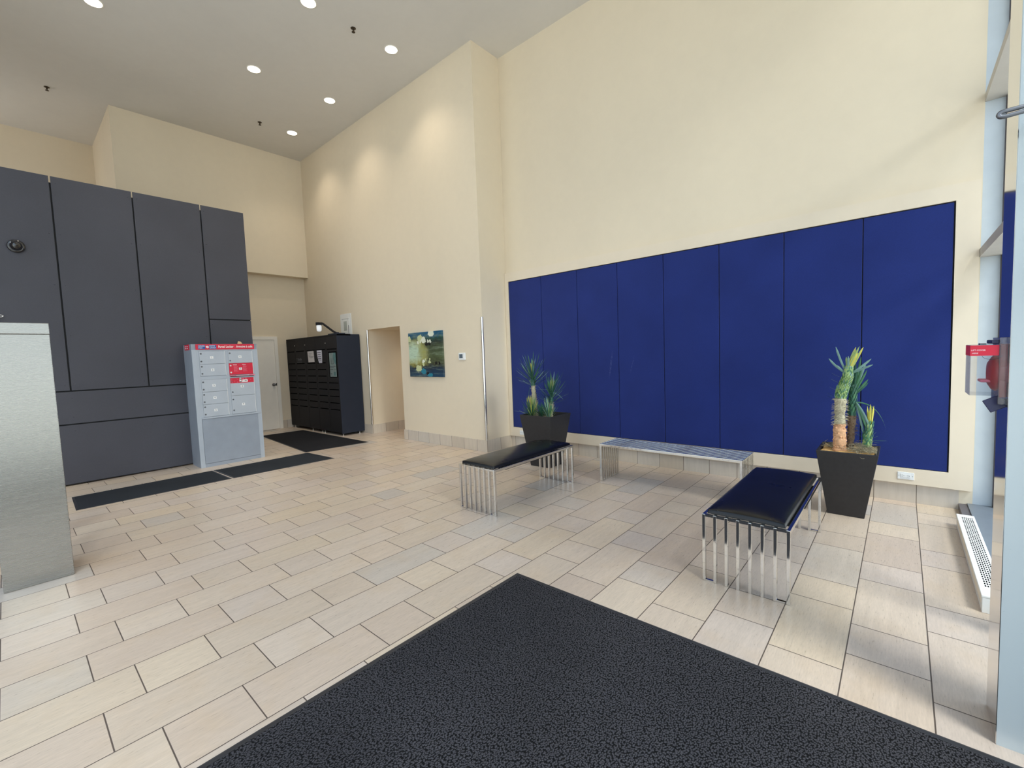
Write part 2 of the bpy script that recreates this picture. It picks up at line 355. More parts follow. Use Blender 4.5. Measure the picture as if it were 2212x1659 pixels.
# ------------------------------------------------------------------ mesh builder
ORG = {}
def mat_list(ms): return [MAT[q] for q in ms]
class MB:
    def __init__(s): s.v = []; s.f = []; s.mi = []; s.sm = []
    def add(s, vs_, fs, mi=0, smooth=False):
        o = len(s.v); s.v += [Vector(q) for q in vs_]
        for f in fs: s.f.append([o+i for i in f]); s.mi.append(mi); s.sm.append(smooth)
        return s
    def box(s, x0, y0, z0, x1, y1, z1, mi=0, mat=None):
        x0, x1 = min(x0, x1), max(x0, x1); y0, y1 = min(y0, y1), max(y0, y1); z0, z1 = min(z0, z1), max(z0, z1)
        vs_ = [(x0, y0, z0), (x1, y0, z0), (x1, y1, z0), (x0, y1, z0), (x0, y0, z1), (x1, y0, z1), (x1, y1, z1), (x0, y1, z1)]
        if mat is not None: vs_ = [mat @ Vector(q) for q in vs_]
        return s.add(vs_, [(3, 2, 1, 0), (4, 5, 6, 7), (0, 1, 5, 4), (1, 2, 6, 5), (2, 3, 7, 6), (3, 0, 4, 7)], mi)
    def cyl(s, p0, p1, r0, r1=None, n=16, mi=0, smooth=True):
        r1 = r0 if r1 is None else r1; p0 = Vector(p0); p1 = Vector(p1); d = (p1-p0).normalized()
        a = d.orthogonal().normalized(); b = d.cross(a)
        vs_ = []
        for (p, r) in ((p0, r0), (p1, r1)):
            for i in range(n):
                t = 2*PI*i/n; vs_.append(p + a*math.cos(t)*r + b*math.sin(t)*r)
        s.add(vs_, [(i, (i+1) % n, n+(i+1) % n, n+i) for i in range(n)], mi, smooth)
        s.add(vs_[:n], [tuple(range(n))[::-1]], mi); s.add(vs_[n:], [tuple(range(n))], mi)
        return s
    def tube(s, pts, r, n=8, mi=0, rs=None, seam=False):
        pts = [Vector(p) for p in pts]; rings = []; a = None
        for i, p in enumerate(pts):
            d = (pts[min(i+1, len(pts)-1)] - pts[max(i-1, 0)]).normalized()
            a = d.orthogonal().normalized() if a is None else (a - d*a.dot(d)).normalized()
            b = d.cross(a); rr = rs[i] if rs else r
            rings.append([p + a*math.cos(2*PI*k/n)*rr + b*math.sin(2*PI*k/n)*rr for k in range(n)])
        vs_ = [q for rg in rings for q in rg]
        fs = [(i*n+k, i*n+(k+1) % n, (i+1)*n+(k+1) % n, (i+1)*n+k) for i in range(len(rings)-1) for k in range(n)]
        s.add(vs_, fs, mi, True); s.add(rings[0], [tuple(range(n))[::-1]], mi); s.add(rings[-1], [tuple(range(n))], mi)
        return s
    def lathe(s, prof, c, ax=(0, 0, 1), n=24, mi=0):
        c = Vector(c); d = Vector(ax).normalized(); a = d.orthogonal().normalized(); b = d.cross(a); vs_ = []
        for r, h in prof:
            for k in range(n): vs_.append(c + d*h + (a*math.cos(2*PI*k/n) + b*math.sin(2*PI*k/n))*max(r, 1e-5))
        fs = [(i*n+k, i*n+(k+1) % n, (i+1)*n+(k+1) % n, (i+1)*n+k) for i in range(len(prof)-1) for k in range(n)]
        return s.add(vs_, fs, mi, True)
    def prism(s, outline, depth, mat, mi=0):
        n = len(outline); vs_ = [mat @ Vector((x, y, 0)) for x, y in outline] + [mat @ Vector((x, y, depth)) for x, y in outline]
        return s.add(vs_, [tuple(range(n))[::-1], tuple(range(n, 2*n))] + [(i, (i+1) % n, n+(i+1) % n, n+i) for i in range(n)], mi)
    def text(s, body, size, mat, mi=0, extrude=0.0006, align='CENTER', bold=0.0, fit=None):
        cu = bpy.data.curves.new('txt', 'FONT'); cu.body = body; cu.size = size; cu.align_x = align; cu.align_y = 'CENTER'; cu.extrude = extrude; cu.offset = bold
        o = bpy.data.objects.new('txt', cu); COL.objects.link(o)
        dg = bpy.context.evaluated_depsgraph_get(); me = bpy.data.meshes.new_from_object(o.evaluated_get(dg))
        if fit:
            xs = [q.co.x for q in me.vertices]; kx = fit/(max(xs)-min(xs)); mat = mat @ Matrix.Diagonal((kx, 1, 1, 1))
        s.add([mat @ q.co for q in me.vertices], [tuple(pl.vertices) for pl in me.polygons], mi)
        bpy.data.objects.remove(o); bpy.data.curves.remove(cu); bpy.data.meshes.remove(me)
        return s
    def build(s, name, mats, parent=None, label=None, cat=None, group=None, kind=None, origin=None, bevel=0, seg=2, subsurf=0, recalc=True):
        if isinstance(mats, str): mats = [mats]
        if parent is not None: org = ORG[parent.name]
        elif origin is not None: org = Vector(origin)
        else:
            xs = [q.x for q in s.v]; ys = [q.y for q in s.v]; zs = [q.z for q in s.v]
            org = Vector(((min(xs)+max(xs))/2, (min(ys)+max(ys))/2, min(zs)))
        me = bpy.data.meshes.new(name); me.from_pydata([q-org for q in s.v], [], s.f)
        for mm in mat_list(mats): me.materials.append(mm)
        for pl, mi, sm in zip(me.polygons, s.mi, s.sm): pl.material_index = mi; pl.use_smooth = sm
        if recalc:
            bm = bmesh.new(); bm.from_mesh(me); bmesh.ops.remove_doubles(bm, verts=bm.verts, dist=1e-6) if subsurf else None
            bmesh.ops.recalc_face_normals(bm, faces=bm.faces); bm.to_mesh(me); bm.free()
        o = bpy.data.objects.new(name, me); COL.objects.link(o)
        if parent is not None: o.parent = parent
        else: o.location = org
        ORG[o.name] = org
        if bevel:
            b = o.modifiers.new('bevel', 'BEVEL'); b.width = bevel; b.segments = seg; b.limit_method = 'ANGLE'; b.harden_normals = False
            for pl in me.polygons: pl.use_smooth = pl.use_smooth
        if subsurf:
            q = o.modifiers.new('sub', 'SUBSURF'); q.levels = subsurf; q.render_levels = subsurf
        tag(o, label, cat, group, kind)
        return o
def tag(o, label=None, cat=None, group=None, kind=None):
    if label: o['label'] = label
    if cat: o['category'] = cat
    if group: o['group'] = group
    if kind: o['kind'] = kind
    return o
def thing(name, loc, label, cat, group=None, kind=None):
    o = bpy.data.objects.new(name, None); COL.objects.link(o); o.location = loc; o.empty_display_size = 0.1
    ORG[o.name] = Vector(loc); return tag(o, label, cat, group, kind)
def struct(name, b, mats, **kw): return b.build(name, mats, kind='structure', **kw)
def basis(o, x, y):      # matrix: local x,y axes in the world, z = x cross y
    x = Vector(x).normalized(); y = Vector(y).normalized(); z = x.cross(y)
    m_ = Matrix((x, y, z)).transposed().to_4x4(); m_.translation = Vector(o); return m_
def on_front(x, y, z): return basis((x, y, z), (1, 0, 0), (0, 0, 1))       # faces -y
def on_side(x, y, z): return basis((x, y, z), (0, 1, 0), (0, 0, 1))        # faces +x

# ------------------------------------------------------------------ setting
XC, YD, YB, ZC = -4.884, 4.914, 5.504, 6.192
XW = 0.61                  # glass plane on the right
YR = -1.45                 # glazed wall behind the camera
XL, XLL, XLOW = -10.634, -12.8, -10.87
PX = -8.238                # face of the dark panelled partition
DX0, DX1, DZ = -8.172, -7.05, 2.127
struct('floor', MB().box(-13.0, YR-0.1, -0.1, XW+0.06, 7.2, 0), 'floor_tile')
ceil_o = struct('ceiling', MB().box(-13.0, YR-0.1, ZC, XW+0.1, 5.8, ZC+0.2), 'ceiling_paint')
struct('light_block_slab', MB().box(XW+0.1, YR, ZC, XW+1.7, 5.8, ZC+0.15), 'ceiling_paint')  # unseen overhang added to keep sky and sun off the upper wall
struct('wall_front', MB().box(XC+0.001, YB, 0, 0.487, YB+0.25, ZC), 'cream')
b = MB()
b.box(DX1, YD, 0, XC, YD+0.9, ZC)
b.box(DX0, YD, DZ, DX1, YD+0.9, ZC)
b.box(XLL, YD, 0, DX0, YD+0.9, ZC)
struct('wall_doorway', b, 'cream')
b = MB(); b.box(DX0-0.15, YD+0.9, 0, DX0, 7.1, DZ); b.box(DX1, YD+0.9, 0, DX1+0.15, 7.1, DZ); b.box(DX0-0.15, 7.1, 0, DX1+0.15, 7.2, DZ); b.box(DX0-0.15, YD+0.9, DZ, DX1+0.15, 7.2, DZ+0.1)
struct('wall_passage', b, 'cream')
b = MB(); b.box(XLL, 1.566, 3.507, XL, YD, ZC); b.box(XLL-0.1, YR, 0, XLL, YD, ZC)
b.box(XLL, 1.566, 0, XLOW, YD, 3.507)
struct('wall_left', b, 'cream')
XR = -7.7                  # left of this the wall behind the camera is solid
b = MB(); b.box(-9.7, YR-0.15, 0, XR, YR, ZC); b.box(XLL, YR-0.15, 0, -9.7, YR, 3.0); b.box(-10.9, YR-0.15, 3.0, -9.7, YR, ZC); b.box(XLL, YR-0.15, 5.7, -10.9, YR, ZC); struct('wall_back', b, 'cream')
portal('daylight_portal_left', (-11.85, YR-0.2, 4.35), (0, 1, 0), 1.9, 2.7)
# outside ground
struct('ground', MB().box(-40, -40, -0.3, 40, 40, -0.12), 'concrete')

# tiled base along the walls
BH = 0.184
b = MB(); b.box(XC+0.012, YB-0.012, 0, 0.40, YB, BH); struct('baseboard_front', b, 'base_tile_x')
b = MB(); b.box(XC, YD-0.012, 0, XC+0.012, YB-0.012, BH); struct('baseboard_return', b, 'base_tile_y')
b = MB(); b.box(DX1-0.02, YD-0.012, 0, XC, YD, BH); b.box(XLOW, YD-0.012, 0, DX0, YD, BH); struct('baseboard_doorway', b, 'base_tile_x')
b = MB(); b.box(DX0, YD-0.012, 0, DX0+0.012, 7.08, BH); struct('baseboard_passage', b, 'base_tile_y')
b = MB(); b.box(XLOW, 4.20, 0, XLOW+0.012, YD-0.012, BH); b.box(XLOW, 1.566, 0, XLOW+0.012, 3.16, BH); struct('baseboard_left', b, 'base_tile_y')

# glazed wall on the right: deep aluminium mullions and two transoms
YP0, YP1 = 2.336, 2.575
fr = thing('window_1', (0.55, 4.0, 0), None, None, kind='structure')
MB().box(0.487, YB, 0.062, XW, YB+0.12, ZC).build('jamb', 'aluminium', fr)
b = MB(); b.box(XW-0.006, YB-0.02, 0.062, XW, YB, ZC, 1); b.box(XW, YB-0.045, 0.062, XW+0.05, YB, ZC, 0)
b.build('glazing_bead', ['aluminium', 'dark_seal'], fr)
MB().box(0.486, YP1, 3.458, XW, YB, 3.528).build('transom', 'aluminium_warm', fr)
MB().box(0.480, YP1, 2.191, XW, YB, 2.262).build('transom', 'aluminium_warm', fr)
MB().box(0.486, YP1, 5.55, XW, YB, 5.62).build('transom', 'aluminium_warm', fr)
MB().box(0.486, 3.17, 0.062, XW, 3.23, ZC).build('mullion', 'aluminium', fr)
b = MB(); b.box(0.455, YP1, 0.0, XW+0.05, YB, 0.062)
b.build('sill', 'sill_grey', fr)
MB().box(0.400, YB-0.5, 0.0, 0.4549, YB, 0.052).build('sill_edge', 'dark_seal', fr)
MB().box(XW+0.012, YP1, 0.062, XW+0.024, YB-0.045, ZC).build('pane', 'window_glass', fr)
# entrance side, right of and behind the camera
fr2 = thing('window_2', (0.6, 0.0, 0), None, None, kind='structure')
for yy in (YR, 0.05, 1.2, 2.27):
    MB().box(XW-0.06, yy, 0, XW+0.05, yy+0.06, ZC).build('mullion', 'aluminium', fr2)
for zz in (0.0, 2.20, 3.458):
    MB().box(XW-0.05, YR, zz, XW+0.04, YP0-0.07, zz+0.07).build('transom', 'aluminium', fr2)
MB().box(XW+0.012, YR, 0.07, XW+0.024, YP0-0.07, ZC).build('pane', 'window_glass', fr2)
fr3 = thing('window_3', (-3, YR, 0), None, None, kind='structure')
xx = XR
while xx < XW-0.1:
    MB().box(xx, YR-0.04, 0, xx+0.07, YR+0.08, ZC).build('mullion', 'aluminium', fr3)
    xx += 1.70
for zz in (0.0, 2.20, 3.458):
    MB().box(XR, YR-0.03, zz, XW, YR+0.06, zz+0.07).build('transom', 'aluminium', fr3)
MB().box(XR, YR-0.012, 0.07, XW, YR, ZC).build('pane', 'window_glass', fr3)
portal('daylight_portal_right', (XW+0.10, 1.65, 3.1), (-1, 0, 0), 7.6, 6.2)
portal('daylight_portal_back', (-3.55, YR-0.1, 3.1), (0, 1, 0), 8.4, 6.2)

# near aluminium post with polished flank
pst = thing('trim_1', (0.42, 2.45, 0), None, None, kind='structure')
MB().box(0.2885, YP0, 0, 0.60, YP1, ZC).build('post_core', 'post_paint', pst)
MB().box(0.2865, YP0+0.002, 0, 0.2885, YP1, ZC).build('polished_flank', 'polished_post', pst)

# chrome corner guards
MB().cyl((DX0+0.002, YD-0.004, 0.187), (DX0+0.002, YD-0.004, 2.122), 0.019, n=20).build('corner_guard', 'chrome', label='chrome corner guard on the left edge of the doorway opening', cat='corner guard')
MB().cyl((XC-0.005, YD+0.002, 0.187), (XC-0.005, YD+0.002, 2.115), 0.021, n=20).build('corner_guard', 'chrome', label='tall chrome corner guard on the projecting wall corner beside the blue panels', cat='corner guard')

# white door in the low left wall
d = thing('door_1', (XLOW+0.02, 3.66, 0), None, None, kind='structure')
b = MB(); b.box(XLOW, 4.13, 0, XLOW+0.035, 4.20, 2.13); b.box(XLOW, 3.16, 0, XLOW+0.035, 3.23, 2.13); b.box(XLOW, 3.23, 2.06, XLOW+0.035, 4.13, 2.13)
b.build('door_frame', 'white_paint', d)
sl = MB().box(XLOW+0.002, 3.232, 0.008, XLOW+0.016, 4.128, 2.058).build('door_slab', 'white_paint', d)
b = MB(); kx, ky, kz = XLOW+0.016, 4.06, 1.03
b.lathe([(0.034, 0), (0.034, 0.006), (0.012, 0.012), (0.012, 0.035), (0.026, 0.045), (0.030, 0.058), (0.022, 0.070), (0, 0.074)], (kx, ky, kz), (1, 0, 0), 20)
b.box(XLOW+0.016, 4.115, kz-0.03, XLOW+0.019, 4.130, kz+0.03, 1)
b.build('door_knob', ['grey_metal', 'slot_black'], sl)

# ------------------------------------------------------------------ dark panelled partition
pt = thing('wall_partition', (PX-0.1, 1.3, 0), None, None, kind='structure')
MB().box(PX-0.13, YR+0.2, 0.012, PX-0.022, 2.795, 3.94).build('partition_core', 'black_backing', pt)
g = 0.009
def gpanel(y0, y1, z0, z1, riv):
    b = MB(); b.box(PX-0.022, y0+g, z0+g, PX, y1-g, z1-g)
    for (ry, rz) in riv:
        b.lathe([(0.0075, 0), (0.0075, 0.001), (0.004, 0.0028), (0, 0.003)], (PX, ry, rz), (1, 0, 0), 8)
    b.build('panel', 'grey_board', pt)
cols = [-1.065, -0.25, 0.564, 1.377, 2.193, 2.806]
zr = [1.336, 1.982, 2.637, 3.287, 3.93]
for i in range(4):
    y0, y1 = cols[i], cols[i+1]
    gpanel(y0, y1, 1.252, 4.024, [(y, z) for y in (y0+0.05, y1-0.05) for z in zr])
gpanel(cols[4], cols[5], 2.251, 4.024, [(y, z) for y in (cols[4]+0.045, cols[5]-0.05) for z in (2.349, 2.88, 3.42, 3.93)])
gpanel(cols[4], cols[5], 1.252, 2.251, [(y, z) for y in (cols[4]+0.045, cols[5]-0.05) for z in (2.172, 1.75, 1.336)])
gpanel(cols[1], cols[5], 0.812, 1.252, [(y, z) for y in (-0.2, 0.565, 1.378, 2.1, 2.75) for z in (1.156, 0.906)])
gpanel(cols[1], cols[5], 0.015, 0.812, [(y, z) for y in (-0.2, 0.568, 1.379, 2.1, 2.75) for z in (0.724, 0.10)])
gpanel(cols[0], cols[1], 0.015, 1.252, [])

# ------------------------------------------------------------------ blue acoustic panelling in its cream frame
X0, X1, Z0, Z1 = -4.879, 0.478, 0.181, 2.833
P0, P1, Q0, Q1 = -4.806, 0.330, 0.327, 2.692
aw = thing('acoustic_panelling', (-2.2, 5.46, 0.18), 'wide blue fabric wall panelling in a cream frame behind the benches', 'wall panelling')
yf = YB-0.042
b = MB(); b.box(X0, yf, Z0, P0, YB, Z1); b.box(P1, yf, Z0, X1, YB, Z1); b.box(P0, yf, Z0, P1, YB, Q0); b.box(P0, yf, Q1, P1, YB, Z1)
b.build('frame', 'cream_frame', aw)
MB().box(P0, YB-0.012, Q0, P1, YB-0.001, Q1).build('backing', 'black_backing', aw)
qs = [P0+0.004, -4.148, -3.507, -2.873, -2.244, -1.590, -0.947, -0.295, P1-0.007]
for i in range(8):
    MB().box(qs[i]+0.0035, yf+0.006, Q0+0.004, qs[i+1]-0.0035, YB-0.012, Q1-0.010).build('fabric_panel', 'blue_fabric', aw, bevel=0.004)

# ------------------------------------------------------------------ ceiling fittings
lamps = [(-7.816, 1.096, 'leftmost recessed ceiling downlight, cut by the top edge of the photo'), (-5.889, 2.966, 'recessed ceiling downlight cut by the photo top, right of the leftmost one'),
         (-5.891, 4.220, 'recessed downlight nearest the projecting wall corner'), (-7.820, 2.970, 'middle downlight of the left diagonal row on the grey ceiling'),
         (-7.808, 4.212, 'recessed downlight between two others along the doorway wall'), (-9.427, 4.228, 'farthest and smallest ceiling downlight, near the far left corner')]
added_lamps = [(-5.89, 1.10), (-3.95, 2.97)]  # unseen downlights added out of view to brighten the room
for (x, y, lb) in lamps + [(q[0], q[1], None) for q in added_lamps]:
    t = thing('ceiling_downlight', (x, y, ZC), lb, 'ceiling light', 'recessed ceiling downlights') if lb else ceil_o
    MB().lathe([(0.103, 0), (0.103, -0.004), (0.094, -0.006), (0.088, -0.004), (0.088, 0.0)], (x, y, ZC), (0, 0, 1), 32).build('trim_ring', 'white_paint', t)
    MB().cyl((x, y, ZC-0.003), (x, y, ZC-0.001), 0.088, n=32).build('lens', 'lamp_glow', t)
    l = bpy.data.lights.new('downlight_beam', 'SPOT'); l.energy = 46; l.spot_size = math.radians(112); l.spot_blend = 0.95; l.shadow_soft_size = 0.07; l.color = (1.0, 0.88, 0.72)
    o = bpy.data.objects.new('downlight_beam', l); COL.objects.link(o); o.location = (x, y, ZC-0.03)
for (x, y, lb) in ((-5.896, 3.602, 'ceiling sprinkler between the two rightmost downlights'), (-10.659, 0.812, 'ceiling sprinkler at the far left above the dark partition'), (-9.441, 3.623, 'ceiling sprinkler beside the farthest downlight')):
    b = MB(); b.lathe([(0.036, 0), (0.036, -0.004), (0.020, -0.010), (0.011, -0.012), (0.011, -0.03), (0.006, -0.032), (0.006, -0.050), (0.024, -0.052), (0.024, -0.055), (0, -0.055)], (x, y, ZC), (0, 0, 1), 16)
    b.box(x-0.016, y-0.003, ZC-0.05, x-0.012, y+0.003, ZC-0.02); b.box(x+0.012, y-0.003, ZC-0.05, x+0.016, y+0.003, ZC-0.02)
    b.build('ceiling_sprinkler', 'brass_dark', label=lb, cat='sprinkler', group='ceiling sprinklers')
l = bpy.data.lights.new('passage_lamp', 'SPOT'); l.energy = 14; l.spot_size = math.radians(150); l.spot_blend = 0.9; l.shadow_soft_size = 0.08; l.color = (1.0, 0.86, 0.66)
o = bpy.data.objects.new('passage_lamp', l); COL.objects.link(o); o.location = (-7.5, 6.1, DZ-0.03)
# dome camera on the partition
t = thing('dome_camera', (PX, 0.214, 3.075), 'black dome security camera on the dark grey partition', 'security camera')
MB().lathe([(0.078, 0), (0.078, 0.022), (0.070, 0.030), (0.056, 0.032)], (PX, 0.214, 3.075), (1, 0, 0), 32).build('camera_base', 'dome_black', t)
MB().lathe([(0.058, 0.030), (0.056, 0.046), (0.046, 0.066), (0.030, 0.090), (0, 0.098)], (PX, 0.214, 3.075), (1, 0, 0), 32).build('dome', 'dome_black', t)
b = MB()
pts = [(-8.20, -0.30, 2.225), (-8.20, 0.03, 2.225), (-8.20, 0.045, 2.217), (-8.20, 0.045, 2.207), (-8.20, 0.03, 2.200), (-8.20, -0.30, 2.200)]
b.tube(pts, 0.0055, 8); b.tube([(PX, -0.1, 2.2125), (-8.20, -0.1, 2.2125)], 0.008, 8); b.box(-8.206, -0.105, 2.2, -8.194, -0.095, 2.225)
b.build('bracket_rail', 'chrome', label='slim looped chrome rail on the dark partition at the left photo edge', cat='bracket')

# ------------------------------------------------------------------ stainless pedestal on the left
t = thing('steel_pedestal', (-4.82, 0.062, 0), 'tall brushed stainless steel pedestal at the left photo edge', 'pedestal')
MB().box(-4.99, -0.114, 0, -4.637, 0.238, 1.788).build('pedestal_body', 'stainless', t, bevel=0.003)
MB().box(-4.992, -0.116, 1.790, -4.636, 0.239, 1.868).build('pedestal_cap', 'stainless', t, bevel=0.003)
b = MB(); b.box(-5.25, -0.40, 0, -5.19, -0.185, 2.2)
b.build('steel_post', 'aluminium', label='pale aluminium post glimpsed at the left photo edge behind the pedestal', cat='post')

# ------------------------------------------------------------------ mats
def mat_rect(name, quad, th, edge, mats, label, cat='mat', group=None):
    t = thing(name, (sum(q[0] for q in quad)/4, sum(q[1] for q in quad)/4, 0), label, cat, group)
    cx = sum(q[0] for q in quad)/4; cy = sum(q[1] for q in quad)/4
    def inset(d):
        out = []
        n = len(quad)
        for i in range(n):
            p = Vector(quad[i]); a = (Vector(quad[i-1])-p).normalized(); c = (Vector(quad[(i+1) % n])-p).normalized()
            out.append(p+a*d+c*d)
        return out
    o = [Vector(q) for q in quad]; i1 = inset(edge*0.35); i2 = inset(edge)
    b = MB(); vs_ = [(p.x, p.y, 0.0008) for p in o] + [(p.x, p.y, th*0.55) for p in i1] + [(p.x, p.y, th*0.6) for p in i2]
    b.add(vs_, [(0, 1, 2, 3)[::-1]] + [(i, (i+1) % 4, 4+(i+1) % 4, 4+i) for i in range(4)] + [(4+i, 4+(i+1) % 4, 8+(i+1) % 4, 8+i) for i in range(4)] + [(8, 9, 10, 11)])
    b.build('rubber_border', mats[1], t, recalc=True)
    b = MB(); i3 = inset(edge+0.004)
    vs_ = [(p.x, p.y, th*0.6) for p in i2] + [(p.x, p.y, th) for p in i3]
    b.add(vs_, [(4, 5, 6, 7)] + [(i, (i+1) % 4, 4+(i+1) % 4, 4+i) for i in range(4)])
    b.build('mat_pile', mats[0], t)
    return t
mat_rect('entrance_mat', [(-1.985, -1.3), (0.56, -1.3), (0.56, 2.262), (-1.992, 2.250)], 0.009, 0.032, ('mat_loop', 'rubber'), 'large charcoal looped entrance mat in the photo foreground', 'mat')
mat_rect('runner_mat', [(-7.488, 0.425), (-6.735, 0.405), (-6.722, 1.905), (-7.495, 1.885)], 0.007, 0.022, ('mat_ribbed', 'rubber'), 'narrow grey runner mat in front of the dark partition, nearer of the two', 'mat', 'runner mats along the partition')
mat_rect('runner_mat', [(-7.492, 1.893), (-6.722, 1.925), (-6.660, 3.315), (-7.485, 3.262)], 0.007, 0.022, ('mat_ribbed', 'rubber'), 'narrow grey runner mat in front of the silver parcel locker, farther of the two', 'mat', 'runner mats along the partition')
mat_rect('square_mat', [(-10.15, 3.462), (-7.542, 3.245), (-7.398, 4.352), (-10.08, 4.325)], 0.007, 0.022, ('mat_dark', 'rubber'), 'black square mat in front of the black parcel lockers', 'mat')

# ------------------------------------------------------------------ silver parcel locker
XF, KY0, KY1, KZ = -7.807, 1.824, 2.707, 1.842
t = thing('parcel_locker', (-8.02, 2.27, 0), 'silver grey parcel locker with red header and nine numbered doors', 'parcel locker')
b = MB(); b.box(PX+0.004, KY0, 0.0, XF-0.012, KY1, KZ, 1)
b.box(XF-0.012, KY0, 0.0, XF, KY0+0.058, 1.758, 0); b.box(XF-0.012, KY1-0.058, 0.0, XF, KY1, 1.758, 0)
b.box(XF-0.012, KY0+0.058, 1.742, XF, KY1-0.058, 1.758, 0); b.box(XF-0.012, KY0+0.058, 0.0, XF, KY1-0.058, 0.052, 1)
b.box(XF-0.012, KY0+0.058, 0.728, XF+0.010, KY1-0.03, 0.752, 0); b.box(XF-0.012, 2.246, 0.752, XF-0.002, 2.290, 1.742, 0)
b.box(XF-0.012, 1.912, 1.314, XF-0.0031, 2.246, 1.364, 0); b.box(XF-0.012, 2.290, 1.318, XF-0.0031, 2.629, 1.338, 0)
b.box(XF-0.012, 2.629, 0.752, XF-0.003, 2.650, 1.742, 0); b.box(XF-0.012, 1.882, 0.752, XF-0.003, 1.912, 1.742, 0)
b.build('cabinet_body', ['post_grey', 'post_grey_side'], t)
MB().box(XF-0.010, 1.886, 0.056, XF-0.001, 2.679, 0.724).build('lower_panel', 'post_grey_side', t, bevel=0.0015)
def pdoor(n, y0, y1, z0, z1, red=False):
    dz = MB().box(XF-0.010, y0, z0, XF+0.001, y1-0.004, z1, 0).build('locker_door', 'sign_red' if red else 'post_grey_door', t, bevel=0.0015, label='red covered door of the parcel locker' if red else None)
    yc, zc = (y0+y1)/2-0.008, (z0+z1)/2
    if red: yc = 2.447
    b = MB(); b.box(XF+0.001, yc-0.021, zc-0.019, XF+0.002, yc+0.021, zc+0.019, 0)
    b.text(str(n), 0.036, on_side(XF+0.002, yc, zc), 1, 0.0006)
    b.build('number_label', ['sign_white', 'ink'], dz)
    for lz in ((z0+z1)/2+0.3*(z1-z0), (z0+z1)/2-0.3*(z1-z0)):
        b = MB(); b.lathe([(0.012, 0), (0.012, 0.003), (0.0085, 0.004), (0.0085, 0.001), (0, 0.001)], (XF+0.001, y0+0.022, lz), (1, 0, 0), 14)
        b.build('door_lock', 'plastic_white' if red else 'grey_metal', dz)
    b = MB(); b.box(XF-0.004, y1-0.0035, z0, XF+0.003, y1+0.001, z1); b.build('hinge_strip', 'sign_white', dz)
    return dz
pdoor(1, 1.914, 2.245, 1.547, 1.738); pdoor(2, 1.914, 2.245, 1.368, 1.543)
pdoor(3, 1.914, 2.245, 1.130, 1.312); pdoor(4, 1.914, 2.245, 0.944, 1.126); pdoor(5, 1.914, 2.245, 0.757, 0.940)
pdoor(6, 2.292, 2.628, 1.547, 1.738)
d7 = pdoor(7, 2.292, 2.628, 1.368, 1.543, True)
pdoor(8, 2.292, 2.628, 1.042, 1.316); pdoor(9, 2.292, 2.628, 0.757, 1.038)
for (y0, w0) in ((2.345, 0.055), (2.475, 0.050)):
    b = MB(); b.box(XF+0.001, y0, 1.517, XF+0.0016, y0+w0, 1.523, 0); b.box(XF+0.001, y0+0.010, 1.412, XF+0.0012, y0+0.012, 1.519, 1)
    for k in range(8):
        w = w0*(0.75+0.35*((k*37) % 10)/10); b.box(XF+0.001, y0+0.011, 1.503-0.0125*k, XF+0.0016, y0+0.012+w, 1.507-0.0125*k, 1)
    b.build('instruction_print', ['sign_white', 'sign_pink'], d7)
b = MB(); b.box(XF-0.004, 2.292, 1.346, XF+0.022, 2.640, 1.358, 0); b.box(XF-0.004, 2.300, 1.338, XF+0.018, 2.625, 1.3455, 1)
b.box(XF+0.022, 2.375, 1.349, XF+0.0225, 2.56, 1.355, 2)
b.build('mail_slot', ['sign_pink', 'slot_black', 'sign_white'], t)
# key sticker
b = MB(); b.box(XF+0.0012, 2.294, 1.234, XF+0.0022, 2.624, 1.314, 0)
m2 = on_side(XF+0.0022, 0, 0)
xk = XF+0.0022
b.cyl((xk, 2.435, 1.298), (xk+0.0006, 2.435, 1.298), 0.014, n=20, mi=1); b.box(xk, 2.421, 1.256, xk+0.0006, 2.447, 1.298, 1)
b.box(xk, 2.428, 1.244, xk+0.0007, 2.532, 1.258, 1); b.box(xk, 2.460, 1.244, xk+0.0006, 2.536, 1.284, 1); b.cyl((xk, 2.435, 1.258), (xk+0.0007, 2.435, 1.258), 0.0145, n=20, mi=1)
b.box(xk, 2.472, 1.263, xk+0.0009, 2.505, 1.266, 2); b.cyl((xk, 2.512, 1.2645), (xk+0.0009, 2.512, 1.2645), 0.0075, n=14, mi=2)
for (y0, z0) in ((2.462, 1.296), (2.500, 1.296)): b.box(xk, y0, z0, xk+0.0005, y0+0.026, z0+0.010, 3)
for (y0, z0) in ((2.306, 1.284), (2.384, 1.290), (2.310, 1.246), (2.385, 1.246), (2.345, 1.262), (2.572, 1.276)): b.box(xk, y0, z0, xk+0.0005, y0+0.014, z0+0.006, 3)
b.build('key_sticker', ['sign_red', 'sign_white', 'ink', 'sign_pink'], t)
# header
hd = MB()
hd.box(XF, 1.884, 1.760, XF+0.006, 2.664, 1.840, 0)
hd.box(XF, 1.877, 1.760, XF+0.004, 1.884, 1.840, 0)
h_ = hd.build('header_sign', 'sign_red', t)
xs = XF+0.006
b = MB()
b.box(xs, 1.908, 1.770, xs+0.0008, 1.998, 1.829, 0); b.box(xs, 2.048, 1.770, xs+0.0008, 2.140, 1.829, 0)
for (tx, yy, zz, w) in (('CANADA', 1.953, 1.814, 0.080), ('POST', 1.938, 1.786, 0.050), ('POSTES', 2.088, 1.814, 0.072), ('CANADA', 2.094, 1.786, 0.080)):
    b.text(tx, 0.0235, on_side(xs+0.0008, yy, zz), 1, 0.0004, bold=0.0003, fit=w)
